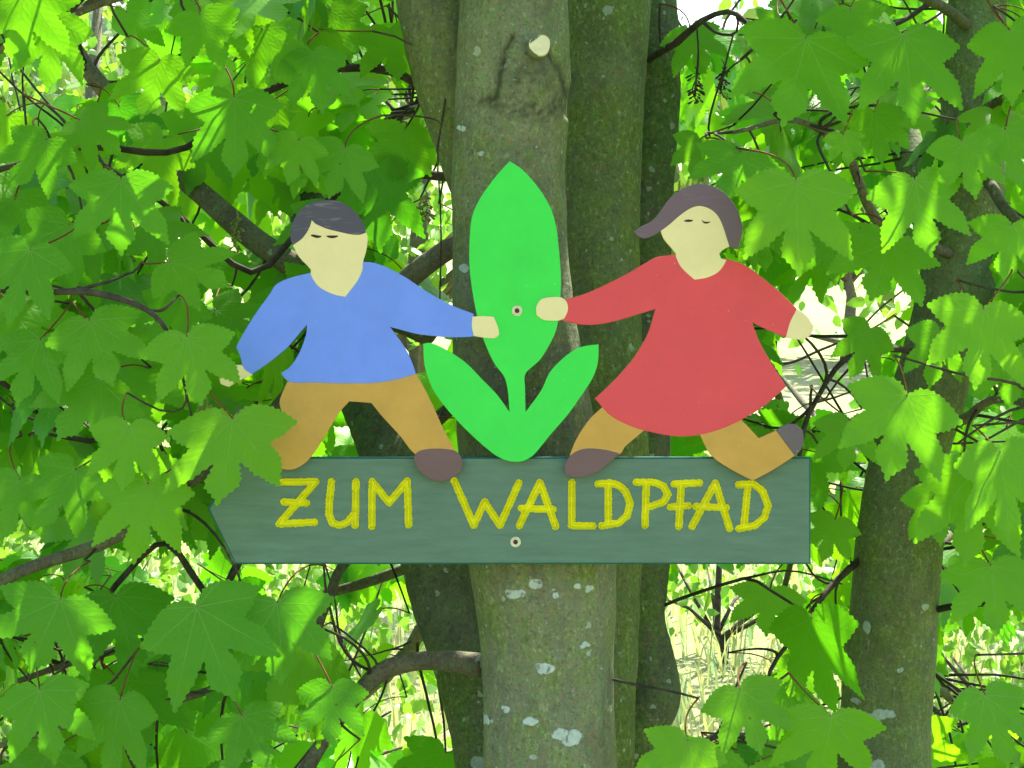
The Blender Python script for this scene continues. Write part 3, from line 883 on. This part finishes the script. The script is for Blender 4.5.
def add_leaf(buf, tmpl, co, tint):
    V, _, F3 = tmpl
    n0 = buf.n
    uv = V.astype(np.float32)
    buf.co.append(co.astype(np.float32)); buf.uv.append(uv); buf.tint.append(np.full(len(co), tint, np.float32))
    buf.loops.append((F3 + n0).ravel()); buf.tot.append(np.full(len(F3), 3)); buf.mi.append(np.zeros(len(F3), int))
    buf.n += len(co)

def add_stalk(buf, a, b, r=0.0012, sag=0.01):
    a = np.array(a, float); b = np.array(b, float)
    m = (a + b) / 2 + np.linalg.norm(b - a) * np.array([random.uniform(-.28, .28), random.uniform(-.1, .25), random.uniform(-.05, .28)])
    P = [(1 - t_) ** 2 * a + 2 * t_ * (1 - t_) * m + t_ * t_ * b for t_ in np.linspace(0, 1, 8)]
    co, q = tube_arrays(P, [r * 1.3, r, r, r, r, r, r, r * 1.1], 5)
    buf.addq(co, q, 1)

# ---- where leaves must not be (photo zones): sign, stems, and the gaps to the meadow
GAPS = [(172, 575, 22, 12), (300, 572, 20, 10), (335, 620, 14, 18), (255, 590, 10, 12), (360, 735, 12, 16), (310, 760, 16, 10), (120, 625, 14, 9), (180, 742, 14, 10), (20, 750, 12, 12), (60, 665, 12, 8), (848, 345, 22, 30), (815, 350, 22, 30), (838, 302, 14, 8), (700, 655, 26, 60), (735, 650, 26, 40), (810, 570, 8, 22), (718, 705, 30, 30), (405, 610, 15, 40), (400, 700, 18, 22), (90, 4, 26, 14), (695, 110, 14, 34), (722, 62, 16, 22), (752, 20, 10, 14), (815, 60, 3, 3), (925, 14, 18, 14), (60, 60, 9, 14), (350, 8, 16, 12),
        (100, 65, 8, 14), (12, 130, 12, 10), (450, 10, 0, 0), (18, 545, 16, 12), (70, 640, 10, 10), (60, 720, 14, 10), (105, 208, 9, 6), (235, 225, 10, 10), (150, 232, 12, 9), (258, 478, 0, 0), (395, 90, 0, 0), (440, 200, 8, 12), (395, 155, 8, 8), (420, 240, 10, 8), (325, 600, 10, 10), (640, 640, 0, 0), (660, 560, 0, 0), (760, 400, 0, 0), (870, 420, 10, 8), (1000, 700, 14, 16), (960, 680, 12, 12), (200, 90, 0, 0), (8, 95, 10, 12), (300, 560, 0, 0), (150, 560, 8, 7), (285, 590, 10, 7), (375, 575, 12, 9), (840, 455, 8, 8), (820, 425, 6, 10), (960, 560, 0, 0), (985, 640, 10, 10), (95, 600, 9, 7), (40, 455, 8, 5), (5, 440, 8, 8), (705, 345, 0, 0)]
TRUNKS = [(968, 60, 17, 45), (915, 160, 15, 20), (952, 278, 30, 18), (985, 205, 16, 22), (900, 480, 26, 24), (208, 205, 15, 16), (80, 70, 12, 22), (1005, 205, 10, 12), (800, 345, 12, 10)]
def allowed(pts, hero=False, overhead=False):
    if overhead:
        return not any(-40 < px_at(p)[0] < 1064 and px_at(p)[1] > -15 and p[1] < .15 for p in pts)
    for p in pts:
        x, y = px_at(p)
        d = p[1]
        if not hero:
            for (gx_, gy_, a, b) in GAPS:
                if d > 1.4 and a < 20: continue
                if a and ((x - gx_) / a) ** 2 + ((y - gy_) / b) ** 2 < 1: return False
        if d < 0.62:
            if any(((x - g_[0]) / g_[2]) ** 2 + ((y - g_[1]) / g_[3]) ** 2 < 1 for g_ in TRUNKS): return False
        if d < 0.30 and 205 < x < 830 and 150 < y < 575: return False
        if d < 0.75 and 398 < x < 685: return False
        if d < 0.72 and 832 < x < 950 and y > 490: return False
        if 345 < x < 400 and 395 < y < 450 and d < .9: return False
    return True

class Crown:
    """a tree's branches; leaf clusters hang from the nearest one"""
    def __init__(s, tree_):
        s.tree = tree_; s.br = []
    def branch(s, pts, r0, r1, label=None):
        w = [tuple(W(*p)) for p in pts]
        L = sum(math.dist(a, b) for a, b in zip(w[:-1], w[1:]))
        n = max(8, int(L / 0.03))
        S = catmull(w, n)
        for k in range(n):
            S[k] += 0.008 * np.array(noise.noise_vector(Vector(S[k] * 7)))
        s.br.append(dict(path=S, r=np.linspace(r0, r1, n), twigs=[], fol=Buf(), label=label))
    def nearest(s, p, jitter=0.0):
        best = None
        for b in s.br:
            d = np.linalg.norm(b['path'] - np.array(p), axis=1)
            k = int(d.argmin())
            if best is None or d[k] < best[0]: best = (d[k], b, k)
        return best
    def finish(s, branch_name='branch'):
        for b in s.br:
            bb = Buf()
            add_tube(bb, b['path'], b['r'], 14 if b['r'][0] > .008 else 8, rough=0.18, nscale=14)
            o = bb.build(branch_name, BRANCH if b['r'][0] > .008 else TWIG, s.tree)
            if b['label']: o['label'] = b['label']
            for P_, r_ in b['twigs']:
                if any(-.03 < p[1] < .035 and 205 < px_at(p)[0] < 815 and 155 < px_at(p)[1] < 568 for p in P_): print('TWIG HITS SIGN', [round(v) for v in px_at(P_[-1])], round(P_[-1][1], 2))
            sets = [[t_] for t_ in b['twigs']] if len(b['twigs']) <= 95 else [b['twigs']]
            for st in sets:
                tb = Buf()
                for P_, r_ in st: add_tube(tb, P_, r_, 6)
                if tb.n:
                    t_ = tb.build('twig', TWIG, None); t_.parent = o
            if b['fol'].n:
                f_ = b['fol'].build('foliage', [LEAF, STALK], None); f_.parent = o

def make_twig(b, k, node):
    a = b['path'][k]
    node = np.array(node)
    L = np.linalg.norm(node - a)
    n = max(6, int(L / 0.022))
    tdir = b['path'][min(k + 1, len(b['path']) - 1)] - b['path'][max(k - 1, 0)]
    tdir /= np.linalg.norm(tdir) + 1e-9
    if np.dot(tdir, node - a) < 0: tdir = -tdir
    c = a + tdir * L * 0.35 + np.array([0, 0, 0.05 * L])
    P = []
    for i_ in range(n + 1):
        t_ = i_ / n
        p = (1 - t_) ** 2 * a + 2 * t_ * (1 - t_) * c + t_ * t_ * node
        p = p + 0.016 * math.sin(math.pi * t_) * np.array(noise.noise_vector(Vector(p * 8)))
        P.append(p)
    r0 = min(b['r'][k] * 0.7, 0.0022 + 0.004 * min(L, 0.6))
    b['twigs'].append((P, np.linspace(r0, 0.0016, n + 1)))
    return P

def hero(crown, bx, by, tx, ty, y, lenf=1.0, tilt=0.25, side=0.0, tint=0.4, up=(0, 0, 1)):
    """a leaf seen large: stalk end (bx,by), tip (tx,ty), depth y; tilt>0 brings the tip towards the viewer"""
    a = np.array(W(bx, by, y)); b = np.array(W(tx, ty, y))
    L = np.linalg.norm(b - a)
    d = (b - a) / L
    tip = d * math.cos(tilt) + np.array([0, -1, 0]) * math.sin(tilt)
    size = L / math.cos(tilt) * lenf
    nrm = np.array([side, -1.0, 0.55])
    co = leaf_world(T_HI, a, tip, nrm, size, random.uniform(0.0, .16), random.uniform(-0.02, 0.22), random.uniform(-.2, .2), random.randrange(1 << 30))
    # stalk runs up and back to a node on a twig
    node = a - d * random.uniform(0.01, 0.05) + np.array([random.uniform(-.06, .06), random.uniform(.05, .12), random.uniform(-.005, .035)])
    if 225 < bx < 260 and 400 < by < 440: node = a + np.array([-.04, .0, .045])
    dist, br, k = crown.nearest(node)
    add_leaf(br['fol'], T_HI, co, tint)
    add_stalk(br['fol'], node, a, 0.0013, 0.012)
    make_twig(br, k, node)

def cluster(crown, node, nl, size, tmpl, tintr, check=True, face=0.75, maxtwig=9):
    """a shoot end with nl leaves in opposite pairs"""
    node = np.array(node)
    dist, br, k = crown.nearest(node)
    if dist > maxtwig: return 0
    if check and abs(node[1]) < .6:
        a_ = b_path = br['path'][k]
        if any(-.04 < q_[1] < .05 and 195 < px_at(q_)[0] < 830 and 140 < px_at(q_)[1] < 580 for q_ in [a_ + (node - a_) * f for f in np.linspace(0, 1, 9)]): return 0
    placed = 0
    a0 = random.uniform(0, 2 * math.pi)
    for i_ in range(nl):
        az = a0 + i_ * 2.4 + random.uniform(-.4, .4)
        out = np.array([math.cos(az), math.sin(az), 0])
        pl = size * random.uniform(0.5, 1.05)
        base = node + out * pl * random.uniform(0.5, 0.9) + np.array([0, 0, -pl * random.uniform(-.1, .6)])
        # blades hang outward and down, and turn their face to the open (viewer) side and the sky
        tip = out * random.uniform(0.3, 1.0) + np.array([0, -0.25, -random.uniform(0.5, 1.4)])
        nrm = np.array([0, -1.0, 0.7]) * face + out * 0.35 + rng.normal(0, 0.33, 3)
        sz = size * random.uniform(0.62, 1.15)
        co = leaf_world(tmpl, base, tip, nrm, sz, random.uniform(0.0, .28), random.uniform(-.15, 0.35), random.uniform(-.35, .35), random.randrange(1 << 30))
        if not check and not allowed([base] + list(co[::3]), overhead=True): continue
        if check:
            nO = tmpl[1]
            if not allowed([base] + list(co[:nO:5 if tmpl is T_HI else 3])): continue
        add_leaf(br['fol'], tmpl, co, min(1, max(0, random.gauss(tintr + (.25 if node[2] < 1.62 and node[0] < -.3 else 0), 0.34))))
        add_stalk(br['fol'], node, base, 0.0011, 0.008)
        placed += 1
    if placed:
        make_twig(br, k, node)
    return placed

# ---- crown of the sign tree
cr = Crown(tree)
cr.branch([(470, 235, .30), (400, 285, .34), (330, 350, .36), (262, 425, .36), (215, 465, .30), (125, 528, .22), (0, 582, .20), (-160, 650, .2)], 0.017, 0.007, 'long low branch reaching left under the boy')
cr.branch([(430, 330, .55), (330, 290, .65), (215, 205, .7), (118, 105, .75), (75, 50, .8), (20, -60, .9), (-60, -250, 1.0)], 0.024, 0.009)
cr.branch([(485, 664, .25), (440, 660, .28), (400, 664, .30), (372, 680, .30), (330, 735, .28), (290, 800, .25), (200, 900, .2)], 0.017, 0.008, 'short curved limb low on the front stem')
cr.branch([(455, 120, .35), (400, 74, .38), (330, 70, .36), (250, 100, .30), (180, 150, .25), (80, 148, .15), (-40, 180, .1)], 0.008, 0.004)
cr.branch([(455, 175, .35), (395, 172, .38), (340, 190, .42), (262, 270, .40), (200, 235, .35), (165, 205, .3), (100, 160, .3)], 0.007, 0.003)
cr.branch([(440, -60, .30), (360, -30, .28), (260, 0, .22), (140, -10, .12), (20, 40, .02), (-90, 120, 0)], 0.012, 0.004)
cr.branch([(400, 520, .6), (345, 560, .5), (325, 600, .45), (300, 650, .4), (210, 690, .3), (100, 720, .2), (-60, 760, .1)], 0.009, 0.004)
cr.branch([(240, 560, .35), (215, 600, .33), (170, 545, .30), (130, 570, .30), (60, 640, .28), (-40, 620, .3)], 0.006, 0.003)
cr.branch([(0, 380, .25), (35, 415, .28), (75, 440, .3), (150, 430, .32), (240, 450, .34)], 0.003, 0.005)
cr.branch([(446, 85, .20), (441, 120, .18), (437, 160, .17), (443, 230, .17), (438, 300, .18)], 0.0018, 0.0009, 'thin bare shoot hanging beside the front stem')
cr.branch([(450, 410, .9), (330, 500, 1.0), (180, 470, 1.1), (0, 380, 1.2), (-200, 330, 1.3)], 0.012, 0.006)
cr.branch([(600, 300, .8), (690, 330, 1.0), (770, 380, 1.2), (800, 500, 1.3), (780, 600, 1.3)], 0.010, 0.005)
cr.branch([(645, 612, .6), (662, 608, .55), (700, 592, .5), (745, 576, .45), (770, 590, .42), (812, 618, .4)], 0.0035, 0.002)
cr.branch([(745, 576, .45), (790, 572, .42), (840, 585, .4)], 0.002, 0.0012)
cr.branch([(650, 60, .6), (676, 42, .45), (700, 22, .40), (728, 12, .38), (746, 22, .36), (768, 48, .34)], 0.006, 0.0035, 'crooked bare shoot right of the stems')
cr.branch([(700, 22, .40), (715, 34, .39), (735, 34, .38), (738, 15, .38)], 0.003, 0.002)
cr.branch([(695, 26, .40), (697, 60, .39), (695, 98, .38)], 0.0014, 0.002)
cr.branch([(733, 34, .38), (727, 60, .38), (722, 92, .37)], 0.0014, 0.002)
cr.branch([(-200, 230, .12), (0, 290, -.02), (90, 292, -.06), (150, 312, -.09), (176, 345, -.10), (186, 392, -.09)], 0.006, 0.002)
cr.branch([(440, 560, .9), (300, 600, 1.0), (150, 640, 1.0), (-50, 700, 1.1), (-200, 740, 1.2)], 0.010, 0.004)
cr.branch([(430, 620, 1.0), (350, 700, 1.7), (200, 730, 2.1), (0, 760, 2.3), (-200, 800, 2.4)], 0.013, 0.005)
cr.branch([(470, 100, .8), (380, 120, 1.5), (200, 180, 2.0), (0, 230, 2.2), (-250, 260, 2.3)], 0.016, 0.006)
# unseen canopy limbs overhead, to carry the shading leaves
for (a, b_) in [((500, -500, .2), [(300, -650, .5), (-100, -800, .8)]), ((520, -520, .2), [(300, -600, -.3), (0, -650, -.8)]), ((610, -520, .7), [(700, -700, 1.4), (900, -800, 2.2)]), ((600, -560, .7), [(500, -720, 1.6), (400, -800, 2.6)])]:
    cr.branch([a] + b_, 0.02, 0.006)

T = 0.11   # usual leaf length
H = [ # stalk end, tip, depth, tilt, side, tint
 (233, 419, 226, 507, -.10, .2, 0.1, .15), (187, 337, 207, 403, -.12, .15, .1, .3), (129, 427, 125, 490, -.10, .1, 0, .3), (90, 321, 118, 385, -.05, .3, -.1, .45),
 (147, 484, 137, 560, -.08, .2, .1, .2), (197, 607, 232, 690, -.05, .2, .1, .75), (277, 603, 289, 679, .0, .2, .1, .8), (332, 687, 333, 745, .05, .2, 0, .8),
 (242, 716, 275, 765, .0, .3, .2, .7), (234, 98, 240, 172, .05, .1, 0, .75), (312, 55, 326, 118, .10, .2, .2, .75), (121, 180, 122, 252, -.05, .2, 0, .65),
 (47, 140, 14, 190, .0, .3, -.1, .6), (25, -10, 17, 75, -.15, .2, .3, .35), (52, 20, 56, 92, -.12, .2, .8, .35), (372, 165, 378, 250, .35, .1, 0, .95), (300, 140, 288, 187, .05, .3, 0, .25),
 (345, 148, 330, 200, .10, .3, .2, .5), (160, 60, 150, 125, .05, .2, .4, .35), (200, 15, 225, 70, .0, .3, 0, .4), (30, 250, 10, 320, -.05, .2, 0, .7), (68, 225, 40, 285, .05, .2, .2, .6),
 (170, 262, 230, 282, .0, .2, .2, .35), (80, 120, 130, 150, .05, .4, .2, .4), (262, 30, 290, 85, .1, .2, .1, .5), (100, 380, 60, 440, .02, .2, .1, .5), (40, 340, 20, 400, .0, .3, -.2, .6), (75, 470, 45, 530, .03, .3, .1, .5),
 (20, 480, 5, 540, .05, .3, .1, .5), (60, 600, 30, 670, .0, .3, .1, .7), (40, 690, 60, 765, -.05, .2, .1, .7), (120, 700, 110, 775, .02, .2, .2, .7),
 (180, 300, 150, 345, .1, .4, .2, .5), (268, 130, 262, 180, .15, .3, .2, .5), (405, 130, 395, 180, .36, .3, .2, .35), (390, 30, 400, 85, .36, .3, .2, .4),
 (215, 310, 262, 335, .28, .2, .2, .5), (150, 225, 196, 262, .2, .3, .2, .45), (15, 200, 45, 245, .1, .3, .1, .5), (330, 10, 350, 60, .3, .3, .1, .4),
]
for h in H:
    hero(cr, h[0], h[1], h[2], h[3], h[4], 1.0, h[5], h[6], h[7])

cr2 = Crown(tree2)
cr2.branch([(975, 168, .64), (1000, 198, .45), (1024, 230, .35), (1080, 320, .2)], 0.011, 0.006)
cr2.branch([(985, 40, .70), (930, 0, .5), (850, -30, .3), (760, -20, .2), (700, -60, .1)], 0.010, 0.004)
cr2.branch([(960, 20, .66), (935, 4, .6), (905, 20, .55), (880, 28, .5), (800, 20, .35), (740, 60, .3)], 0.005, 0.0025)
cr2.branch([(960, 260, .60), (880, 220, .40), (840, 150, .30), (790, 120, .25), (730, 130, .25)], 0.009, 0.003)
cr2.branch([(940, 360, .60), (860, 350, .45), (810, 410, .42), (800, 470, .4)], 0.006, 0.003)
cr2.branch([(915, 440, .60), (960, 420, .40), (1000, 400, .25), (1080, 420, .1)], 0.010, 0.005)
cr2.branch([(990, 120, .64), (1010, 70, .4), (1050, 0, .2), (1080, -100, .1)], 0.010, 0.004)
cr2.branch([(930, 612, .6), (975, 606, .5), (1030, 604, .4), (1100, 640, .2)], 0.006, 0.004)
cr2.branch([(865, 800, .6), (820, 760, .45), (760, 745, .3), (715, 738, .15), (650, 790, .05)], 0.007, 0.004)
cr2.branch([(860, 560, .6), (832, 585, .55), (800, 625, .5), (775, 665, .45), (765, 700, .4)], 0.006, 0.003)
cr2.branch([(975, -80, .7), (900, -250, .2), (760, -350, -.3), (600, -420, -.6)], 0.015, 0.005)
cr2.branch([(985, -120, .75), (1100, -300, .4), (1300, -350, .0)], 0.014, 0.005)
cr2.branch([(1000, -300, .8), (950, -450, 1.5), (900, -550, 2.3)], 0.015, 0.005)
cr2.branch([(900, 500, .7), (850, 450, 1.6), (800, 400, 2.2), (720, 300, 2.5)], 0.012, 0.005)
cr2.branch([(920, 560, .7), (1000, 500, 1.8), (1100, 480, 2.4)], 0.012, 0.005)
cr2.branch([(900, 650, .7), (980, 720, 1.6), (1080, 760, 2.2)], 0.010, 0.004)
cr2.branch([(975, 100, .75), (900, 90, 1.6), (780, 60, 2.3), (700, 40, 2.6)], 0.012, 0.005)
H2 = [
 (806, 39, 782, 135, .0, .2, .1, .55), (903, 36, 918, 134, .0, .2, .2, .55), (796, 182, 796, 273, -.08, .1, 0, .3), (915, 181, 926, 252, -.06, .1, .1, .4), (843, 135, 851, 168, -.02, .3, 0, .2),
 (962, 142, 977, 198, -.05, .2, .1, .35), (741, 152, 722, 205, .08, .2, -.1, .65), (874, 112, 886, 166, .08, .2, .1, .45), (983, 309, 974, 389, -.08, .1, 0, .2), (907, 396, 882, 478, -.10, .1, 0, .35),
 (1000, 452, 1010, 540, -.10, .2, .1, .25), (975, 470, 965, 560, -.04, .2, 0, .3), (991, 566, 997, 630, .0, .2, 0, .45), (740, 690, 764, 748, -.02, .2, .1, .3), (688, 741, 660, 800, -.05, .2, .1, .15),
 (831, 716, 822, 785, .0, .1, .1, .3), (985, 695, 1012, 765, -.02, .2, .3, .6), (812, 618, 822, 715, .30, .2, -2.2, .8), (1010, 30, 1018, 110, .0, .2, -.3, .4), (1012, 225, 1000, 285, .0, .2, -.1, .35),
 (890, 240, 870, 300, .05, .4, .2, .35), (700, 140, 690, 180, .45, .2, .1, .3), (780, 20, 752, 50, .2, .2, .1, .4), 
 (830, 230, 835, 285, .2, .2, 0, .5), (760, 225, 768, 275, .25, .2, .1, .4), (870, 330, 850, 380, .15, .2, .2, .35), (940, 330, 930, 385, .1, .2, .2, .45), (1015, 350, 1010, 410, .05, .2, 0, .4),
 (850, 420, 845, 470, .2, .2, 0, .3), (640, 215, 650, 255, .70, .2, .1, .3), (1005, 130, 1020, 190, .0, .2, 0, .4), (690, 30, 705, 70, .5, .2, .2, .4), (850, 10, 860, 60, .1, .2, .1, .45), (935, 490, 940, 545, .05, .2, .1, .3),
 (835, 520, 822, 560, .45, .2, -.2, .2), (770, 590, 762, 640, .5, .2, .2, .2), (800, 660, 790, 700, .5, .2, .2, .3),
]
for h in H2:
    hero(cr2 if h[0] > 690 else cr, h[0], h[1], h[2], h[3], h[4], 1.0, h[5], h[6], h[7])

def fill(crown, xr, yr, dr, n, nl, size, tmpl, tint, check=True, face=.75, mt=9):
    for _ in range(n):
        d = random.uniform(*dr)
        p = W(random.uniform(*xr), random.uniform(*yr), d)
        cluster(crown, p, random.randint(*nl), size, tmpl, tint, check, face, mt)

fill(cr, (-160, 420), (-60, 850), (.10, .55), 110, (3, 5), .115, T_HI, .45, mt=.30)
fill(cr, (-220, 470), (-100, 850), (.55, 1.3), 150, (4, 6), .12, T_MD, .4, mt=.5)
fill(cr, (300, 830), (180, 640), (.75, 1.5), 40, (4, 6), .12, T_MD, .35, mt=.5)
fill(cr, (-250, 420), (540, 900), (1.2, 2.6), 42, (5, 7), .12, T_MD, .7)
fill(cr, (-250, 450), (-60, 540), (1.4, 2.6), 34, (5, 7), .12, T_MD, .4)
fill(cr2, (690, 1250), (-60, 900), (1.5, 2.8), 42, (5, 7), .12, T_MD, .5)
fill(cr2, (690, 1180), (-60, 850), (.10, .6), 80, (3, 5), .12, T_HI, .4, mt=.32)
fill(cr2, (680, 1240), (-100, 850), (.6, 1.4), 120, (4, 6), .12, T_MD, .4, mt=.5)
# unseen canopy overhead, put in to shade the sign and dapple the light
fill(cr, (-500, 600), (-800, -90), (-.6, 1.6), 80, (5, 7), .13, T_LO, .5, False, .2)
fill(cr, (200, 800), (-900, -120), (.9, 3.2), 75, (5, 7), .13, T_LO, .5, False, .2)
fill(cr2, (600, 1400), (-800, -90), (-.6, 2.6), 95, (5, 7), .13, T_LO, .5, False, .2)
FLW = mat_simple('flower_string', (0.16, 0.20, 0.04), (0.30, 0.34, 0.08), 90, 0.8)
def raceme(parent, px, py, ln, y, dark=False):
    b = Buf(); p = np.array(W(px, py, y)); L = ln * (CAM_D + y) / FPX
    P = [p + np.array([0.004 * math.sin(k * .9), 0.003 * math.cos(k), -L * k / 8]) for k in range(9)]
    add_tube(b, P, [.0011] * 9, 5)
    for k in range(34):
        q_ = P[0] + (P[-1] - P[0]) * random.uniform(.15, 1)
        a = random.uniform(0, 6.28); rr_ = random.uniform(.004, .012)
        e = q_ + np.array([math.cos(a) * rr_, math.sin(a) * rr_, -rr_ * .5])
        add_tube(b, [q_, (q_ + e) / 2 + np.array([0, 0, .001]), e, e + (e - q_) * .25], [.0005, .0005, .0019, .0008], 5)
    b.build('flower_string', TWIG if dark else FLW, parent)
for a in [(166, 214, 50, .30), (236, 210, 42, .45), (132, 222, 40, .5), (47, 205, 34, .4), (425, 190, 30, .5), (205, 395, 40, .05), (300, 135, 36, .6)]: raceme(tree, *a)
raceme(tree, 695, 66, 36, .39, True); raceme(tree, 722, 58, 40, .37, True)
cr.finish(); cr2.finish()

# ------------------------------------------------------------------ trees and shrubs behind
def blob_tree(name, label, cat, x, y, h, rad, nleaf, lsize, seed, group=None, trunk_h=0.35, z0=None, tint=.4, squash=1.0, leafmat=None):
    rs = np.random.default_rng(seed)
    z = ground_h(x, y) if z0 is None else z0
    root = thing(name, (x, y, z), label, cat, group)
    tb = Buf()
    th = h * trunk_h
    add_tube(tb, [(x, y, z - .2), (x + .02 * h, y, z + th * .6), (x - .01 * h, y, z + th), (x + .02 * h, y, z + h * .75)], [h * .022, h * .017, h * .014, h * .004], 10, rough=.15)
    for k in range(9):
        a = rs.uniform(0, 6.28); e = rs.uniform(.2, .9); s0 = z + th * rs.uniform(.5, 1.3)
        L = rad * rs.uniform(.6, 1.0)
        add_tube(tb, [(x, y, s0), (x + math.cos(a) * L * .5, y + math.sin(a) * L * .5, s0 + L * .35 * e + .05 * h), (x + math.cos(a) * L, y + math.sin(a) * L, s0 + L * e)], [h * .009, h * .006, h * .002], 6)
    tb.build('trunk', TWIG if h < 3 else BRANCH, root)
    fb = Buf()
    # clumps of leaves through the crown volume
    nc = max(14, nleaf // 26)
    cz = z + th + (h - th) * .5
    for c_ in range(nc):
        dv = rs.normal(size=3); dv /= np.linalg.norm(dv)
        f = rs.uniform(.35, 1.0) ** .5
        cen = np.array([x, y, cz]) + dv * f * np.array([rad, rad, (h - th) * .55]) * rs.uniform(.8, 1.12)
        if cen[2] < z + .05: cen[2] = z + rs.uniform(.05, .4) * h
        cr_ = rad * rs.uniform(.16, .32)
        tt = rs.uniform(max(0, tint - .3), min(1, tint + .3))
        for _ in range(nleaf // nc):
            p = cen + rs.normal(size=3) * cr_ * .55
            tip = rs.normal(size=3) * .6 + np.array([0, -.2, -.7])
            nrm = rs.normal(size=3) * .6 + np.array([0, -.4, .8])
            s = lsize * rs.uniform(.6, 1.2)
            tip /= np.linalg.norm(tip); sd_ = np.cross(tip, nrm); sd_ /= np.linalg.norm(sd_); nn = np.cross(sd_, tip)
            P = np.array([p, p + tip * s * .22 + sd_ * s * .27 - nn * s * .08, p + tip * s * .58 + sd_ * s * .26 - nn * s * .08, p + tip * s - nn * s * .1, p + tip * s * .58 - sd_ * s * .26 - nn * s * .08, p + tip * s * .22 - sd_ * s * .27 - nn * s * .08])
            fb.addq(P, np.array([[0, 1, 2, 3], [0, 3, 4, 5]]), 0, None, tt)
    fb.build('crown', leafmat or LEAF_B, root)
    return root

blob_tree('hazel_shrub', 'bright small-leaved shrub in the sun at the lower right, beyond the slimmer sycamore', 'shrub', 2.05, 5.2, 2.0, .95, 4200, .058, 1, trunk_h=.1)
blob_tree('hazel_shrub', 'yellow-green sunlit shrub behind the lower left end of the arrow board', 'shrub', -1.05, 5.0, 1.9, .95, 4600, .062, 2, trunk_h=.1)
blob_tree('hazel_shrub', 'low dense shrub at the far lower left under the long branch', 'shrub', -2.6, 5.6, 2.3, 1.2, 5200, .065, 3, trunk_h=.1)
blob_tree('young_tree', 'young sunlit tree behind the boy, seen through the left foliage', 'tree', -2.2, 8.5, 5.0, 1.7, 3800, .11, 4)
blob_tree('young_tree', 'young sunlit tree behind the right foliage above the girl', 'tree', 2.9, 9.5, 5.2, 1.7, 3800, .11, 5)
blob_tree('young_tree', 'slender tree beyond the stems, just left of the sprout', 'tree', -.6, 12.0, 5.5, 1.6, 3400, .12, 6)
blob_tree('hazel_shrub', 'thin shrub behind the girl where the meadow shines through', 'shrub', 1.15, 9.5, 1.6, .7, 700, .08, 8, trunk_h=.1)
FAR = mat_leaf('far_leaf', (0.085, 0.17, 0.035), (0.16, 0.28, 0.03), 0.35, veins=False)
for k in range(10):
    rr_ = random.Random(50 + k)
    y_ = rr_.uniform(45, 120); x_ = (k - 4.5) / 4.5 * .27 * y_ + rr_.uniform(-2, 2)
    blob_tree('meadow_tree', 'round leafy tree far up the sunlit slope, glimpsed through gaps in the foliage', 'tree', x_, y_, rr_.uniform(7, 13), rr_.uniform(2.8, 4.8), 900, .65, 60 + k, group='trees far up the slope', leafmat=FAR)

# grass of the meadow: long blades and pale seed heads
gb = Buf()
rs = np.random.default_rng(5)
GR = mat_leaf('grass_blade', (0.36, 0.42, 0.18), (0.46, 0.52, 0.18), 0.4, veins=False)
for k in range(13000):
    y_ = 4.5 + 26 * rs.random() ** 1.6
    x_ = rs.uniform(-1, 1) * (.29 * (y_ + 3) + .6)
    z_ = ground_h(x_, y_)
    hgt = rs.uniform(.10, .34); w_ = rs.uniform(.004, .009) * (1 + y_ * .06)
    a = rs.uniform(0, 6.28); lx, ly = rs.normal(0, .25, 2) * hgt
    dx, dy = math.cos(a) * w_, math.sin(a) * w_
    P = np.array([[x_ - dx, y_ - dy, z_ - .01], [x_ + dx, y_ + dy, z_ - .01], [x_ + lx * .4 + dx * .7, y_ + ly * .4 + dy * .7, z_ + hgt * .6], [x_ + lx * .4 - dx * .7, y_ + ly * .4 - dy * .7, z_ + hgt * .6]])
    gb.addq(P, np.array([[0, 1, 2, 3]]), 0, None, rs.random())
    P2 = np.array([P[3], P[2], [x_ + lx, y_ + ly, z_ + hgt]])
    gb.addq(P2, np.array([[0, 1, 2]]), 0, None, rs.random())
grass = gb.build('grass', GR)
tag(grass, 'long sunlit meadow grass behind the trees', 'grass', kind='stuff')
